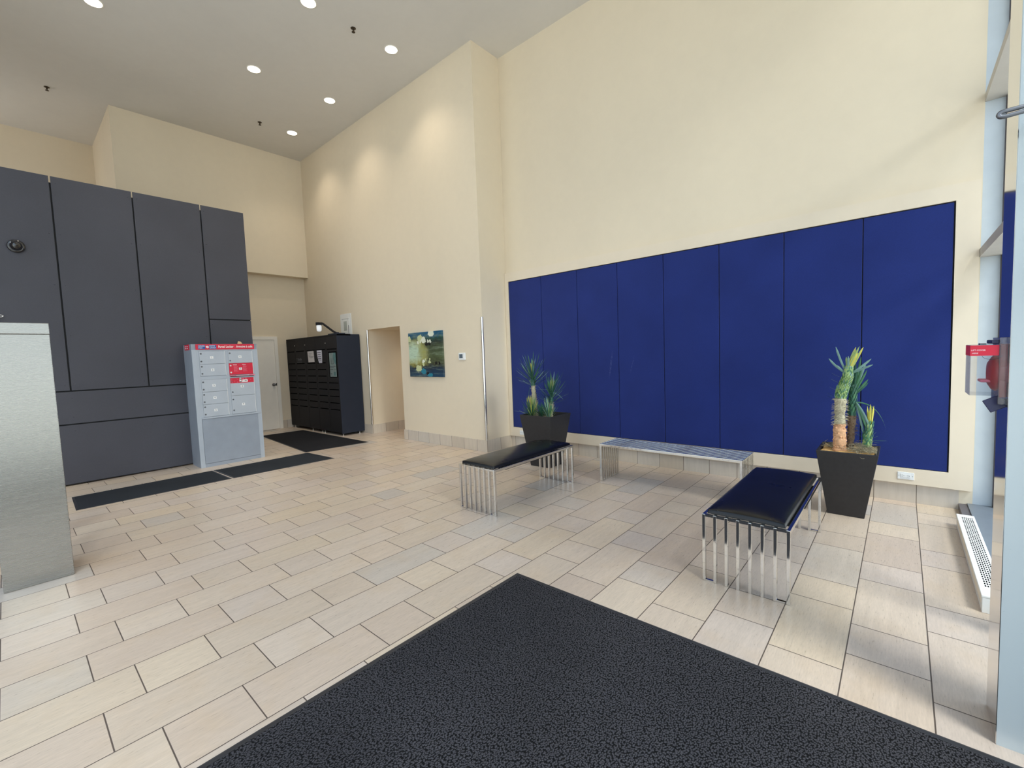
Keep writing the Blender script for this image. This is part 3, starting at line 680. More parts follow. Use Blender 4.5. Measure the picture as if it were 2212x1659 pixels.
# emblem: white wing with three tails
b.cyl((xs, 2.027, 1.798), (xs+0.0006, 2.027, 1.798), 0.017, n=20, mi=1)
b.prism([(-0.026, 0.012), (0.0, 0.016), (0.012, 0.004), (0.0, -0.004)], 0.0006, on_side(xs, 2.027, 1.800), 1)
for k in range(3): b.box(xs+0.0006, 2.020, 1.790+0.006*k, xs+0.0012, 2.036, 1.792+0.006*k, 2)
b.text('Parcel Locker', 0.052, on_side(xs, 2.268, 1.800), 1, 0.0005, bold=0.0008, fit=0.205)
b.box(xs, 2.3905, 1.782, xs+0.0005, 2.3925, 1.818, 3)
b.text('Armoire à colis', 0.049, on_side(xs, 2.524, 1.800), 1, 0.0005, bold=0.0008, fit=0.232)
b.build('header_lettering', ['sign_blue', 'sign_white', 'sign_red', 'sign_pink'], h_)
b = MB(); b.box(XF-0.33, KY0-0.006, 1.762, XF-0.10, KY0, 1.842, 0)
for (dx, dz) in ((-0.27, 1.815), (-0.18, 1.815), (-0.27, 1.787), (-0.18, 1.787)): b.box(XF+dx-0.026, KY0-0.0068, dz-0.006, XF+dx+0.026, KY0-0.006, dz+0.006, 1)
b.build('side_sign', ['sign_red', 'sign_white'], t)
# scrap on top
b = MB()
b.add([(-7.83, 2.44, 1.842), (-7.80, 2.50, 1.845), (-7.86, 2.51, 1.845), (-7.88, 2.45, 1.844), (-7.845, 2.455, 1.888), (-7.83, 2.485, 1.879)], [(0, 1, 5, 4), (1, 2, 5), (2, 3, 4, 5), (3, 0, 4), (3, 2, 1, 0)])
b.build('paper_scrap', 'tan_paper', label='crumpled tan scrap lying on top of the silver parcel locker', cat='scrap')

# ------------------------------------------------------------------ black parcel lockers
LY = 4.403; LX0, LX1 = -10.865, -8.463
t = thing('smart_locker', (-9.66, 4.65, 0), 'wide charcoal smart parcel locker bank with lamp arm in the far corner', 'parcel locker')
LT = 2.055
b = MB(); b.box(LX0, LY+0.012, 0.055, LX1-0.008, 4.898, LT, 0); b.box(LX1-0.008, LY, 0.045, LX1, 4.90, LT, 1)
b.box(LX0, LY+0.004, 2.028, LX1, LY+0.3, LT+0.004, 0)
b.box(LX1-0.35, LY, LT, LX1, LY+0.19, LT+0.024, 1)
b.build('cabinet_body', ['locker_black', 'locker_side'], t, bevel=0.002)
cx = [-10.862, -10.403, -9.893, -9.408, -8.947, -8.470]
slots = [(-10.81, -10.45), (-10.357, -9.965), (-9.822, -9.458), (-9.350, -8.985), (-8.892, -8.502)]
zs = [2.022, 1.775, 1.503, 1.365, 1.226, 1.088, 0.951, 0.815, 0.677, 0.540]
def ldoor(i, ztop, zbot, slot=True):
    x0, x1 = cx[i]+0.0015, cx[i+1]-0.0015
    dd = MB(); dd.box(x0, LY+0.001, zbot+0.0015, x1, LY+0.012, ztop-0.0)
    o = dd.build('locker_door', 'locker_black', t, bevel=0.0015, seg=1)
    if slot:
        MB().box(slots[i][0], LY-0.0005, ztop-0.020, slots[i][1], LY+0.002, ztop-0.004).build('grip_slot', 'slot_black', o)
    return o
doors = {}
for i in range(5):
    zz = zs + [0.060] if i < 4 else [2.022, 1.775, 1.088, 0.951, 0.815, 0.677, 0.540, 0.060]
    for k in range(len(zz)-1): doors[(i, k)] = ldoor(i, zz[k], zz[k+1], k > 0)
for (x, z, i) in ((-10.417, 1.898, 0), (-9.891, 1.896, 1), (-8.951, 1.894, 3)):
    MB().lathe([(0.012, 0), (0.012, 0.004), (0.008, 0.006), (0, 0.006)], (x, LY+0.001, z), (0, -1, 0), 12).build('cam_lock', 'chrome', doors[(i, 0)])
for x in (-10.73, -9.835, -9.382, -9.273, -8.50):
    for y in (LY+0.035, 4.80):
        MB().cyl((x, y, 0.0), (x, y, 0.012), 0.022, n=12).cyl((x, y, 0.012), (x, y, 0.056), 0.008, n=8).build('levelling_foot', 'chrome', t)
# touch screen
sb = MB(); sb.box(-8.842, LY-0.001, 1.190, -8.512, LY+0.001, 1.712, 0); sb_o = sb.build('screen_bezel', 'slot_black', t)
b = MB(); b.box(-8.812, LY-0.003, 1.205, -8.545, LY-0.001, 1.690, 0)
b.add([(-8.63, LY-0.0034, 1.69), (-8.545, LY-0.0034, 1.69), (-8.545, LY-0.0034, 1.45), (-8.60, LY-0.0034, 1.47), (-8.66, LY-0.0034, 1.60)], [(0, 4, 3, 2, 1)], 1)
for (x0, x1, z0, h) in ((-8.805, -8.565, 1.41, 0.010), (-8.805, -8.65, 1.385, 0.008), (-8.80, -8.67, 1.345, 0.010), (-8.61, -8.60, 1.335, 0.03), (-8.575, -8.56, 1.345, 0.012), (-8.79, -8.72, 1.262, 0.010), (-8.79, -8.72, 1.235, 0.008), (-8.745, -8.735, 1.46, 0.12), (-8.66, -8.65, 1.46, 0.12), (-8.735, -8.66, 1.46, 0.008)):
    b.box(x0, LY-0.0036, z0, x1, LY-0.003, z0+h, 2)
b.box(-8.66, LY-0.0036, 1.225, -8.58, LY-0.003, 1.30, 3)
b.build('touch_screen', ['screen_print', 'screen_teal', 'ink', 'screen_teal'], sb_o)
# maker's lettering
b = MB(); b.text('Snaile', 0.085, on_front(-10.195, LY+0.001, 1.585), 0, 0.0006); b.box(-10.345, LY, 1.600, -10.325, LY+0.001, 1.614); b.box(-10.345, LY, 1.570, -10.325, LY+0.001, 1.584)
b.box(-10.34, LY, 1.522, -10.10, LY+0.001, 1.530)
b.build('maker_lettering', 'ink_faint', doors[(1, 1)])
# lamp arm
b = MB(); ya = LY+0.045
b.tube([(-8.56, ya, 2.085), (-8.66, ya, 2.115), (-9.10, ya, 2.310), (-9.16, ya, 2.320), (-9.32, ya, 2.320)], 0.02, 8, rs=[0.022, 0.022, 0.022, 0.024, 0.024])
b.cyl((-9.27, ya, 2.285), (-9.27, ya, 2.345), 0.062, n=24)
b.box(-8.60, ya-0.03, 2.078, -8.50, ya+0.03, 2.094)
arm = b.build('lamp_arm', 'locker_black', t)
MB().lathe([(0.046, 2.288), (0.050, 2.26), (0.050, 2.20), (0.045, 2.170), (0.030, 2.155), (0, 2.152)], (-9.27, ya, 0), (0, 0, 1), 24).build('lamp_globe', 'globe_glow', arm)
# notices taped on
b = MB()
b.add([(-9.787, LY-0.001, 1.748), (-9.498, LY-0.001, 1.756), (-9.478, LY-0.001, 1.517), (-9.765, LY-0.001, 1.512), (-9.787, LY-0.0022, 1.748), (-9.498, LY-0.0022, 1.756), (-9.478, LY-0.0022, 1.517), (-9.765, LY-0.0022, 1.512)],
      [(0, 1, 2, 3), (7, 6, 5, 4), (0, 4, 5, 1), (1, 5, 6, 2), (2, 6, 7, 3), (3, 7, 4, 0)], 0)
for (x0, x1, z0, h) in ((-9.745, -9.61, 1.664, 0.008), (-9.73, -9.69, 1.622, 0.022), (-9.65, -9.60, 1.622, 0.022), (-9.56, -9.52, 1.622, 0.022), (-9.67, -9.53, 1.606, 0.006), (-9.73, -9.60, 1.708, 0.004), (-9.73, -9.56, 1.694, 0.004)):
    b.box(x0, LY-0.0028, z0, x1, LY-0.0022, z0+h, 1)
b.build('paper_notice', ['paper', 'ink_faint'], label='grey white paper notice on the black lockers, left of the two sheets', cat='notice', group='notices on the black lockers')
b = MB()
rows = 8; vs_ = []
for k in range(rows+1):
    f = k/rows; z = 1.757-0.268*f; xl = -9.345+0.10*f*0.75; xr_ = -9.125+0.03*math.sin(f*3.1)-0.012*f
    for yy in (LY-0.001-0.010*math.sin(f*PI), LY-0.0022-0.010*math.sin(f*PI)): vs_ += [(xl, yy, z), (xr_, yy, z)]
fs = []
for k in range(rows):
    a = 4*k; c = a+4; fs += [(a, a+1, c+1, c), (a+2, c+2, c+3, a+3), (a, c, c+2, a+2), (a+1, a+3, c+3, c+1)]
b.add(vs_, fs+[(0, 2, 3, 1), (4*rows, 4*rows+1, 4*rows+3, 4*rows+2)], 0)
for (x0, x1, z0, h) in ((-9.315, -9.16, 1.705, 0.012), (-9.285, -9.165, 1.662, 0.012), (-9.285, -9.15, 1.616, 0.013), (-9.285, -9.145, 1.570, 0.017), (-9.24, -9.15, 1.543, 0.006)):
    f = (1.757-z0)/0.268; yy = LY-0.0022-0.010*math.sin(f*PI); b.box(x0, yy-0.002, z0, x1, yy+0.0005, z0+h, 1)
b.build('paper_notice', ['paper_cool', 'ink'], label='narrow curled white paper notice with dark heavy lines on the black lockers', cat='notice', group='notices on the black lockers')

# ------------------------------------------------------------------ things on the doorway wall
t = thing('electrical_panel', (-8.98, YD-0.01, 1.7), 'white electrical panel cover on the wall above the black lockers', 'electrical panel')
MB().box(-9.208, YD-0.012, 2.072, -8.757, YD, 2.520).build('panel_frame', 'enamel', t, bevel=0.003)
b = MB(); b.box(-9.135, YD-0.020, 2.10, -8.835, YD-0.012, 2.440, 0); b.box(-9.135, YD-0.0205, 2.405, -8.84, YD-0.012, 2.412, 1)
for q in ((-9.115, 2.38), (-8.87, 2.385), (-8.865, 2.20)): b.box(q[0]-0.005, YD-0.021, q[1]-0.005, q[0]+0.005, YD-0.020, q[1]+0.005, 1)
b.box(-9.06, YD-0.0208, 2.16, -8.93, YD-0.020, 2.36, 2)
b.build('panel_door', ['enamel', 'ink_faint', 'label_grey'], t, bevel=0.0)
b = MB(); b.box(-8.862, YD-0.026, 2.10, -8.848, YD-0.020, 2.27); b.build('panel_latch', 'grey_metal', t)
MB().box(-6.752, YD-0.036, 1.186, -5.816, YD-0.001, 1.970).build('wall_painting', 'painting', label='square abstract canvas of blue, green and cream blobs beside the doorway', cat='painting', bevel=0.002)
t = thing('thermostat', (-5.358, YD, 1.455), 'small white wall thermostat right of the abstract canvas', 'thermostat')
MB().box(-5.438, YD-0.024, 1.458, -5.278, YD-0.001, 1.578).build('thermostat_body', 'plastic_white', t, bevel=0.012, seg=4)
MB().box(-5.412, YD-0.026, 1.492, -5.334, YD-0.023, 1.556).build('thermostat_screen', 'lcd', t)
# wall outlets in the panel frame
def outlet(x0, x1, z0, z1, lb):
    t = thing('wall_outlet', ((x0+x1)/2, yf, z0), lb, 'outlet', 'outlets in the cream frame')
    xc, zc = (x0+x1)/2, (z0+z1)/2
    MB().box(x0, yf-0.006, z0, x1, yf, z1).build('cover_plate', 'plastic_white', t, bevel=0.002)
    b = MB(); b.box(xc-0.034, yf-0.0085, zc-0.016, xc+0.034, yf-0.006, zc+0.016, 0)
    for s_ in (-1, 1):
        xx = xc+0.019*s_
        b.box(xx-0.009, yf-0.0090, zc+0.005, xx-0.001, yf-0.0085, zc+0.0075, 1); b.box(xx-0.009, yf-0.0090, zc-0.0075, xx-0.001, yf-0.0085, zc-0.005, 1)
        b.cyl((xx+0.006, yf-0.0085, zc), (xx+0.006, yf-0.0090, zc), 0.0028, n=10, mi=1)
        b.cyl((xc+0.048*s_, yf-0.006, zc), (xc+0.048*s_, yf-0.0068, zc), 0.003, n=10, mi=1)
    b.build('receptacle', ['plastic_white', 'ink_faint'], t)
outlet(-0.013, 0.104, 0.222, 0.290, 'white double outlet low in the cream frame, right of the right planter')
outlet(-4.665, -4.548, 0.215, 0.283, 'white outlet half hidden behind the left planter')

# ------------------------------------------------------------------ benches
def bench(name, L, W, nb, bw, bt, H, cushion, loc, rz, label, chromemat, group, axis):
    # long axis local y, width local x
    t = thing(name, (0, 0, 0), label, 'bench', group)
    pitch_ = (W-bw)/(nb-1)
    for i in range(nb):
        x0 = -W/2+i*pitch_; b = MB()
        ol = [(-L/2, 0), (L/2, 0), (L/2, H), (-L/2, H)]; il = [(-L/2+bt, 0), (L/2-bt, 0), (L/2-bt, H-bt), (-L/2+bt, H-bt)]
        vs_ = []
        for xx in (x0, x0+bw):
            vs_ += [(xx, a, z) for a, z in ((-L/2, 0), (-L/2, H), (L/2, H), (L/2, 0), (L/2-bt, 0), (L/2-bt, H-bt), (-L/2+bt, H-bt), (-L/2+bt, 0))]
        fs = [(0, 1, 2, 3, 4, 5, 6, 7)[::-1], tuple(range(8, 16))] + [(k, (k+1) % 8, 8+(k+1) % 8, 8+k) for k in range(8)]
        # split the U faces into quads
        fs = [(7, 6, 1, 0), (6, 5, 2, 1), (5, 4, 3, 2), (8, 9, 14, 15), (9, 10, 13, 14), (10, 11, 12, 13)] + [(k, (k+1) % 8, 8+(k+1) % 8, 8+k) for k in range(8)]
        b.add(vs_, fs); b.build('bar', chromemat, t, bevel=0.0022, seg=2)
    for s_ in (-1, 1):
        y0 = s_*(L/2-bt) if s_ > 0 else -L/2
        y0, y1 = (L/2-bt+0.002, L/2-0.003) if s_ > 0 else (-L/2+0.003, -L/2+bt-0.002)
        if cushion:
            MB().box(-W/2+bw*0.5, y0, H-0.016, W/2-bw*0.5, y1, H-0.001).build('end_rail', chromemat, t)
            for q in (0, nb-2):
                MB().box(-W/2+q*pitch_+bw*0.5, y0+0.002, 0.001, -W/2+(q+1)*pitch_+bw*0.5, y1-0.002, 0.010).build('foot_link', chromemat, t)
        else:
            MB().box(-W/2+bw*0.5, y0, 0.001, W/2-bw*0.5, y1, 0.016).build('foot_rail', chromemat, t)
            MB().box(-W/2+bw*0.5, y0, H-0.020, W/2-bw*0.5, y1, H-0.006).build('end_rail', chromemat, t)
    if cushion:
        cw, cl, ch = W-0.055, L-0.05, 0.050
        nx, ny = 22, 40; b = MB(); vs_ = []
        def hgt(u, v):
            e = (1-abs(u)**5)**0.5 * (1-abs(v)**9)**0.5 if abs(u) < 1 and abs(v) < 1 else 0
            return H+0.006+ch*(0.35+0.65*(1-u*u)**0.5*(1-v**6)**0.5 if e else 0)*(1 if e else 0)
        for j in range(ny+1):
            v = math.sin((j/ny-0.5)*PI)
            for i in range(nx+1):
                u = math.sin((i/nx-0.5)*PI)
                vs_.append((u*cw/2, v*cl/2, H+0.001 if i in (0, nx) or j in (0, ny) else hgt(u*0.985, v*0.995)))
        n = nx+1
        b.add(vs_, [(j*n+i, j*n+i+1, (j+1)*n+i+1, (j+1)*n+i) for j in range(ny) for i in range(nx)], 0, True)
        b.add([(-cw/2, -cl/2, H+0.001), (cw/2, -cl/2, H+0.001), (cw/2, cl/2, H+0.001), (-cw/2, cl/2, H+0.001)], [(3, 2, 1, 0)])
        b.build('cushion', 'black_vinyl', t)
        MB().box(-W/2+bw+0.004, -L/2+0.18, H-bt-0.012, W/2-bw-0.004, L/2-0.18, H-bt-0.0005).build('cushion_board', 'black_backing', t)
    t.location = loc; t.rotation_euler = (0, 0, rz); ORG[t.name] = Vector(loc)
    return t
def copy_tree(o, parent=None):
    c = o.copy(); COL.objects.link(c)
    if parent is not None: c.parent = parent
    for ch in [q for q in list(bpy.data.objects) if q.parent == o]: copy_tree(ch, c)
    return c
BHt = 0.4453
b1 = bench('bench', 1.335, 0.492, 8, 0.0185, 0.026, BHt, True, (-0.7135, 3.578, 0), 0, 'black cushioned chrome bench nearest the camera, beside the right planter', 'chrome', 'cushioned chrome benches', 'y')
b2 = copy_tree(b1); b2.location = (-3.096, 3.612, 0); b2['label'] = 'black cushioned chrome bench on the left, in front of the left planter'
for ch in [q for q in bpy.data.objects if q.parent == b2 and q.name.split('.')[0] != 'cushion' and q.name.split('.')[0] != 'cushion_board']:
    ch.data = ch.data.copy(); ch.data.materials[0] = MAT['chrome_worn']
b3 = bench('slatted_bench', 1.527, 0.418, 9, 0.028, 0.026, BHt, False, (-1.8735, 4.712, 0), PI/2, 'bare slatted chrome bench without a cushion against the blue panelling', 'chrome', None, 'x')

# ------------------------------------------------------------------ planters
def planter(cx, cy, bw, bd, tw, td, h, dx=0.0, dy=0.0, rim=0.03, soil_drop=0.03):
    def ring(w, d_, z, ox=0, oy=0): return [(cx+ox-w/2, cy+oy-d_/2, z), (cx+ox+w/2, cy+oy-d_/2, z), (cx+ox+w/2, cy+oy+d_/2, z), (cx+ox-w/2, cy+oy+d_/2, z)]
    b = MB(); r0 = ring(bw, bd, 0.0); r1 = ring(tw, td, h, dx, dy); r2 = ring(tw-2*rim, td-2*rim, h, dx, dy); r3 = ring(tw-2*rim-0.03, td-2*rim-0.03, h-0.10, dx, dy)
    vs_ = r0+r1+r2+r3
    fs = [(3, 2, 1, 0)] + [(4*k+i, 4*k+(i+1) % 4, 4*k+4+(i+1) % 4, 4*k+4+i) for k in range(3) for i in range(4)] + [(12, 13, 14, 15)]
    b.add(vs_, fs)
    return b, (cx+dx, cy+dy)
def blade(b, base, d, length, w, curve, mi, up=Vector((0, 0, 1)), seg=6, flat=False):
    if flat: up = Vector((0, 1, 0))
    d = Vector(d).normalized(); base = Vector(base); side = d.cross(up)
    if side.length < 0.05: side = Vector((1, 0, 0))
    side.normalize(); p = base.copy(); dirv = d.copy(); L, R, C = [], [], []
    nrm = side.cross(d).normalized()
    for k in range(seg+1):
        f = k/seg; ww = w*(0.55+0.9*f)*(1-f)**0.35 if f < 1 else w*0.12
        ww = max(ww, w*0.12)
        L.append(p-side*ww/2); R.append(p+side*ww/2); C.append(p-nrm*ww*0.22)
        dirv = (dirv + Vector((0, 0, curve))/seg).normalized(); p = p+dirv*length/seg
    n = seg+1
    b.add(L+C+R, [(k, k+1, n+k+1, n+k) for k in range(seg)] + [(n+k, n+k+1, 2*n+k+1, 2*n+k) for k in range(seg)], mi, True)
def stem(b, pts, rs, mi, bumps=0.0, n=14):
    P = []; Rr = []
    for i in range(len(pts)-1):
        for k in range(8):
            f = k/8; P.append(Vector(pts[i]).lerp(Vector(pts[i+1]), f)); Rr.append(rs[i]*(1-f)+rs[i+1]*f)
    P.append(Vector(pts[-1])); Rr.append(rs[-1])
    o = len(b.v); b.tube(P, 0, n, mi, rs=[r*(1+random.uniform(-bumps, bumps)*0.5) for r in Rr])
    for v in b.v[o:]:
        j = bumps*0.010; v += Vector((random.uniform(-j, j), random.uniform(-j, j), random.uniform(-j, j)))
def spines(b, p0, p1, r, n, ln, mi):
    p0 = Vector(p0); p1 = Vector(p1)
    for k in range(n):
        f = random.random(); a = random.uniform(0, 2*PI); c = p0.lerp(p1, f); d = Vector((math.cos(a), math.sin(a), random.uniform(-0.25, 0.15)))
        q = c+d*r*0.9; b.tube([q, q+d*ln*0.6, q+d*ln+Vector((0, 0, -0.2*ln))], 0.001, 4, mi, rs=[0.0022, 0.0018, 0.0006])
def crown(b, base, axis, n, lmin, lmax, w, spread, mis, curve, h=0.10):
    base = Vector(base); axis = Vector(axis).normalized()
    for k in range(n):
        f = k/n; a = k*2.39996+random.uniform(-0.2, 0.2); pol = spread*(1-f)**0.8+0.12+random.uniform(-0.08, 0.08)
        o = axis.orthogonal().normalized(); q = axis.cross(o)
        d = axis*math.cos(pol)+(o*math.cos(a)+q*math.sin(a))*math.sin(pol)
        s0 = base+axis*h*f+(o*math.cos(a)+q*math.sin(a))*0.012
        blade(b, s0, d, random.uniform(lmin, lmax)*(0.75+0.25*f), w*random.uniform(0.8, 1.2), curve*random.uniform(0.3, 1.3), random.choice(mis))
def scales(b, pts, rs, rows, per, mi_list, lens=0.035):
    for k in range(rows):
        f = k/(rows-1); seg = f*(len(pts)-1); i = min(int(seg), len(pts)-2); g_ = seg-i
        c = Vector(pts[i]).lerp(Vector(pts[i+1]), g_); r = rs[i]*(1-g_)+rs[i+1]*g_; ax = (Vector(pts[i+1])-Vector(pts[i])).normalized()
        o = ax.orthogonal().normalized(); q = ax.cross(o)
        for j in range(per):
            a = 2*PI*(j+0.5*(k % 2))/per; rad = o*math.cos(a)+q*math.sin(a)
            blade(b, c+rad*r*0.92, ax*0.9+rad*0.14, lens, 0.022, 0.0, random.choice(mi_list), up=rad.cross(ax).cross(ax) if False else Vector((0, 0, 1)), seg=3)
LEAVES = ['leaf_green', 'leaf_blue', 'leaf_dark', 'leaf_yellow', 'leaf_scale']

# right planter: three stout cut stems
t = thing('potted_palm', (-0.35, 4.89, 0), 'tapered black planter with sparse spiny stemmed palms beside the near bench', 'potted plant')
b, (ox, oy) = planter(-0.350, 4.892, 0.262, 0.262, 0.428, 0.45, 0.583, 0.008, -0.022, 0.020)
b.build('pot', 'planter_black', t, bevel=0.004)
sz = 0.572
b = MB(); vs_ = []; nn = 12
for j in range(nn+1):
    for i in range(nn+1):
        vs_.append((ox-0.185+0.37*i/nn, oy-0.195+0.39*j/nn, sz+0.012*math.sin(i*1.7+j)*math.cos(j*1.3)+random.uniform(-0.004, 0.004)))
b.add(vs_, [(j*(nn+1)+i, j*(nn+1)+i+1, (j+1)*(nn+1)+i+1, (j+1)*(nn+1)+i) for j in range(nn) for i in range(nn)], 0, True)
b.build('foam_soil', 'soil_foam', t)
b = MB()
for k in range(520):
    a = random.uniform(0, 2*PI)
    if k < 330: c = Vector((random.gauss(-0.235, 0.065), random.gauss(4.79, 0.06), sz+0.012+abs(random.gauss(0, 0.016))))
    elif k < 430: c = Vector((random.gauss(-0.46, 0.035), random.gauss(4.86, 0.05), sz+0.014+abs(random.gauss(0, 0.012))))
    else: c = Vector((random.gauss(-0.27, 0.04), random.gauss(4.88, 0.03), sz+0.03+abs(random.gauss(0, 0.02))))
    c.x = min(max(c.x, -0.53), -0.155); c.y = min(max(c.y, 4.685), 5.05)
    pts = [c]
    for q in range(4):
        a += random.uniform(-1.3, 1.3); pts.append(pts[-1]+Vector((math.cos(a)*0.013, math.sin(a)*0.013, random.uniform(-0.006, 0.006))))
        pts[-1].x = min(max(pts[-1].x, -0.54), -0.145); pts[-1].y = min(max(pts[-1].y, 4.675), 5.07)
    b.tube(pts, 0.0013, 3)
b.tube([(-0.28, 4.70, sz+0.03), (-0.27, 4.655, 0.590), (-0.262, 4.652, 0.565), (-0.235, 4.652, 0.545), (-0.220, 4.650, 0.548)], 0.0018, 4)
b.build('moss', 'moss', t, kind='stuff')
# main stem
A0, A1, A2, A3 = (-0.398, 4.79, 0.55), (-0.402, 4.81, 0.80), (-0.398, 4.81, 1.03), (-0.345, 4.82, 1.285)
b = MB(); stem(b, [A0, (-0.400, 4.80, 0.68), A1], [0.049, 0.044, 0.041], 0, 0.35)
for k in range(110):
    f = random.random(); a = random.uniform(0, 2*PI); c = Vector(A0).lerp(Vector(A1), f)+Vector((math.cos(a), math.sin(a), 0))*(0.043-0.004*f)
    b.lathe([(0, -0.008), (0.010, -0.003), (0.011, 0.003), (0, 0.009)], c, (math.cos(a), math.sin(a), 0.2), 6)
b.build('stem', 'bark_tan', t)
b = MB(); stem(b, [A1, (-0.402, 4.81, 0.9), A2], [0.037, 0.040, 0.045], 0, 0.25); spines(b, A1, A2, 0.040, 150, 0.030, 0); b.build('stem', 'bark_pale', t)
b = MB(); sp = [A2, (-0.382, 4.815, 1.12), (-0.350, 4.82, 1.22), A3]; sr = [0.041, 0.043, 0.037, 0.027]
stem(b, sp, sr, 4, 0.1); scales(b, sp, sr, 22, 12, [4, 4, 4, 0, 1], 0.034)
ax = Vector((0.075, 0.0, 0.19)).normalized()
for k in range(20):
    a = k*2.4; d = ax+Vector((math.cos(a), math.sin(a), 0))*0.045; blade(b, Vector(A3)+Vector((math.cos(a), math.sin(a), 0))*0.016-ax*0.03, d, random.uniform(0.16, 0.245), 0.020, 0, 3 if k % 3 else 4, flat=True)
for (dx, dy, dz, ln, cv, mi) in ((-0.5, 0, 1.1, 0.24, 0.5, 1), (-0.95, 0, 0.7, 0.17, 0.5, 1), (0.95, 0, 0.75, 0.17, 0.2, 1), (1.0, 0, 0.5, 0.15, 0.0, 1), (0.9, -0.3, 0.3, 0.13, 0.3, 1), (-0.9, -0.2, 0.9, 0.09, 0.2, 1), (0.3, 0.2, 1.2, 0.18, 0, 1), (0.0, -0.3, 1.2, 0.15, 0, 1), (-0.15, 0.3, 1.2, 0.14, 0, 4)):
    blade(b, Vector(A3)+Vector((dx*0.03, dy*0.03, -0.03)), (dx, dy, dz), ln, 0.022, cv, mi, flat=True)
for z_, s_ in ((1.22, -1), (1.17, -1), (1.10, -1), (1.04, -1), (1.05, 1), (1.13, 1), (1.02, -1)):
    blade(b, (-0.37+0.04*s_-(1.2-z_)*0.15, 4.81, z_), (s_*0.9, -0.1, 0.35), 0.065, 0.009, 0.3, 2 if z_ < 1.06 else 1)
b.build('leafy_crown', LEAVES, t)
# second stem behind
B0, B1, B2 = (-0.335, 4.92, 0.55), (-0.325, 4.93, 0.87), (-0.318, 4.93, 1.10)
b = MB(); stem(b, [B0, (-0.332, 4.925, 0.64), B1], [0.030, 0.026, 0.032], 0, 0.3); spines(b, (-0.332, 4.925, 0.66), B1, 0.032, 110, 0.022, 0); b.build('stem', 'bark_brown', t)
b = MB(); stem(b, [B1, B2], [0.030, 0.022], 2, 0.1); scales(b, [B1, B2], [0.032, 0.024], 9, 8, [2, 2, 0], 0.05)
for (dx, dy, dz, ln, cv, mi) in ((0.05, 0, 1, 0.30, 0, 2), (0.15, 0.1, 1, 0.34, 0.0, 0), (0.25, -0.1, 1, 0.25, 0, 0), (0.45, 0, 1, 0.24, 0.1, 0), (0.6, 0, 0.8, 0.18, 0.1, 0), (0.75, 0, 0.75, 0.16, 0.2, 2), (-0.1, 0.1, 1, 0.26, 0, 2), (0.3, 0.15, 1, 0.30, 0, 1), (0.1, -0.1, 1, 0.22, 0, 2)):
    blade(b, (-0.318, 4.925, 1.02+0.03*dz), (dx, dy, dz), ln, 0.022, cv, mi, flat=True)
for (dx, dy, dz, ln, cv, mi) in ((0.40, -0.1, -0.5, 0.24, -1.0, 1), (0.42, -0.05, -0.9, 0.30, -0.6, 1), (0.40, 0, 0.1, 0.34, -2.6, 0), (0.30, 0.1, -0.8, 0.32, -0.6, 2), (0.24, 0.0, -1.0, 0.28, -0.4, 1), (0.34, -0.1, -0.8, 0.22, -0.4, 0)):
    blade(b, (-0.295, 4.90, 0.99), (dx, dy, dz), ln, 0.020, cv, mi, seg=9, flat=True)
b.build('leafy_crown', LEAVES, t)
C0, C1 = (-0.218, 4.90, 0.58), (-0.197, 4.90, 0.80)
b = MB(); stem(b, [C0, (-0.212, 4.90, 0.68), C1], [0.030, 0.031, 0.018], 4, 0.1); scales(b, [C0, (-0.212, 4.90, 0.68), C1], [0.030, 0.031, 0.020], 9, 8, [4, 0, 0, 2], 0.040)
for k in range(9):
    a = k*2.4; blade(b, Vector((-0.197, 4.90, 0.78))+Vector((math.cos(a), math.sin(a), 0))*0.010, (math.cos(a)*0.10, math.sin(a)*0.10, 1), random.uniform(0.13, 0.21), 0.018, 0, 3)
for (dx, dz, ln) in ((1, 0.1, 0.10), (0.9, 0.5, 0.05), (-0.8, 0.9, 0.10), (-0.5, 1.1, 0.13), (0.8, 0.9, 0.05), (-0.9, 0.5, 0.06), (1, -0.1, 0.05)):
    blade(b, (-0.21+dx*0.03, 4.88, 0.66+0.05*dz), (dx, -0.1, dz), ln, 0.010, 0, 0)
b.build('leafy_crown', LEAVES, t)

# left planter: fuller grassy palms
t = thing('potted_palm', (-3.65, 4.78, 0), 'broad black planter of bushy green palms in the corner behind the left bench', 'potted plant')
b, (ox, oy) = planter(-3.632, 4.79, 0.315, 0.29, 0.518, 0.47, 0.702, 0.006, -0.005, 0.015)
b.build('pot', 'planter_black', t, bevel=0.004)
MB().box(ox-0.22, oy-0.20, 0.600, ox+0.22, oy+0.20, 0.640).build('foam_soil', 'moss', t)
def palm(base, top, r, n, lmin, lmax, w, spread, yel, barkm='bark_pale'):
    base = Vector(base); top = Vector(top)
    b = MB(); stem(b, [base, base.lerp(top, 0.5), top], [r, r*0.95, r*0.9], 0, 0.3); spines(b, base.lerp(top, 0.2), top, r, 70, 0.016, 0); b.build('stem', barkm, t)
    ax = (top-base).normalized(); b = MB()
    stem(b, [top-ax*0.02, top+ax*0.14], [r*0.95, r*0.5], 2, 0.1)
    crown(b, top-ax*0.02, ax, n, lmin, lmax, w, spread, [0, 0, 2, 1, 2, 1], 0.35, 0.17)
    for k in range(yel):
        a = k*2.4; blade(b, top+ax*0.13+Vector((math.cos(a), math.sin(a), 0))*0.008, ax+Vector((math.cos(a), math.sin(a), 0))*0.12, random.uniform(0.13, 0.22), 0.016, 0, 3)
    b.build('leafy_crown', LEAVES, t)
palm((-3.795, 4.80, 0.62), (-3.83, 4.80, 1.10), 0.034, 64, 0.20, 0.40, 0.015, 1.30, 9)
palm((-3.575, 4.83, 0.62), (-3.55, 4.83, 0.86), 0.032, 58, 0.16, 0.34, 0.014, 1.30, 8)
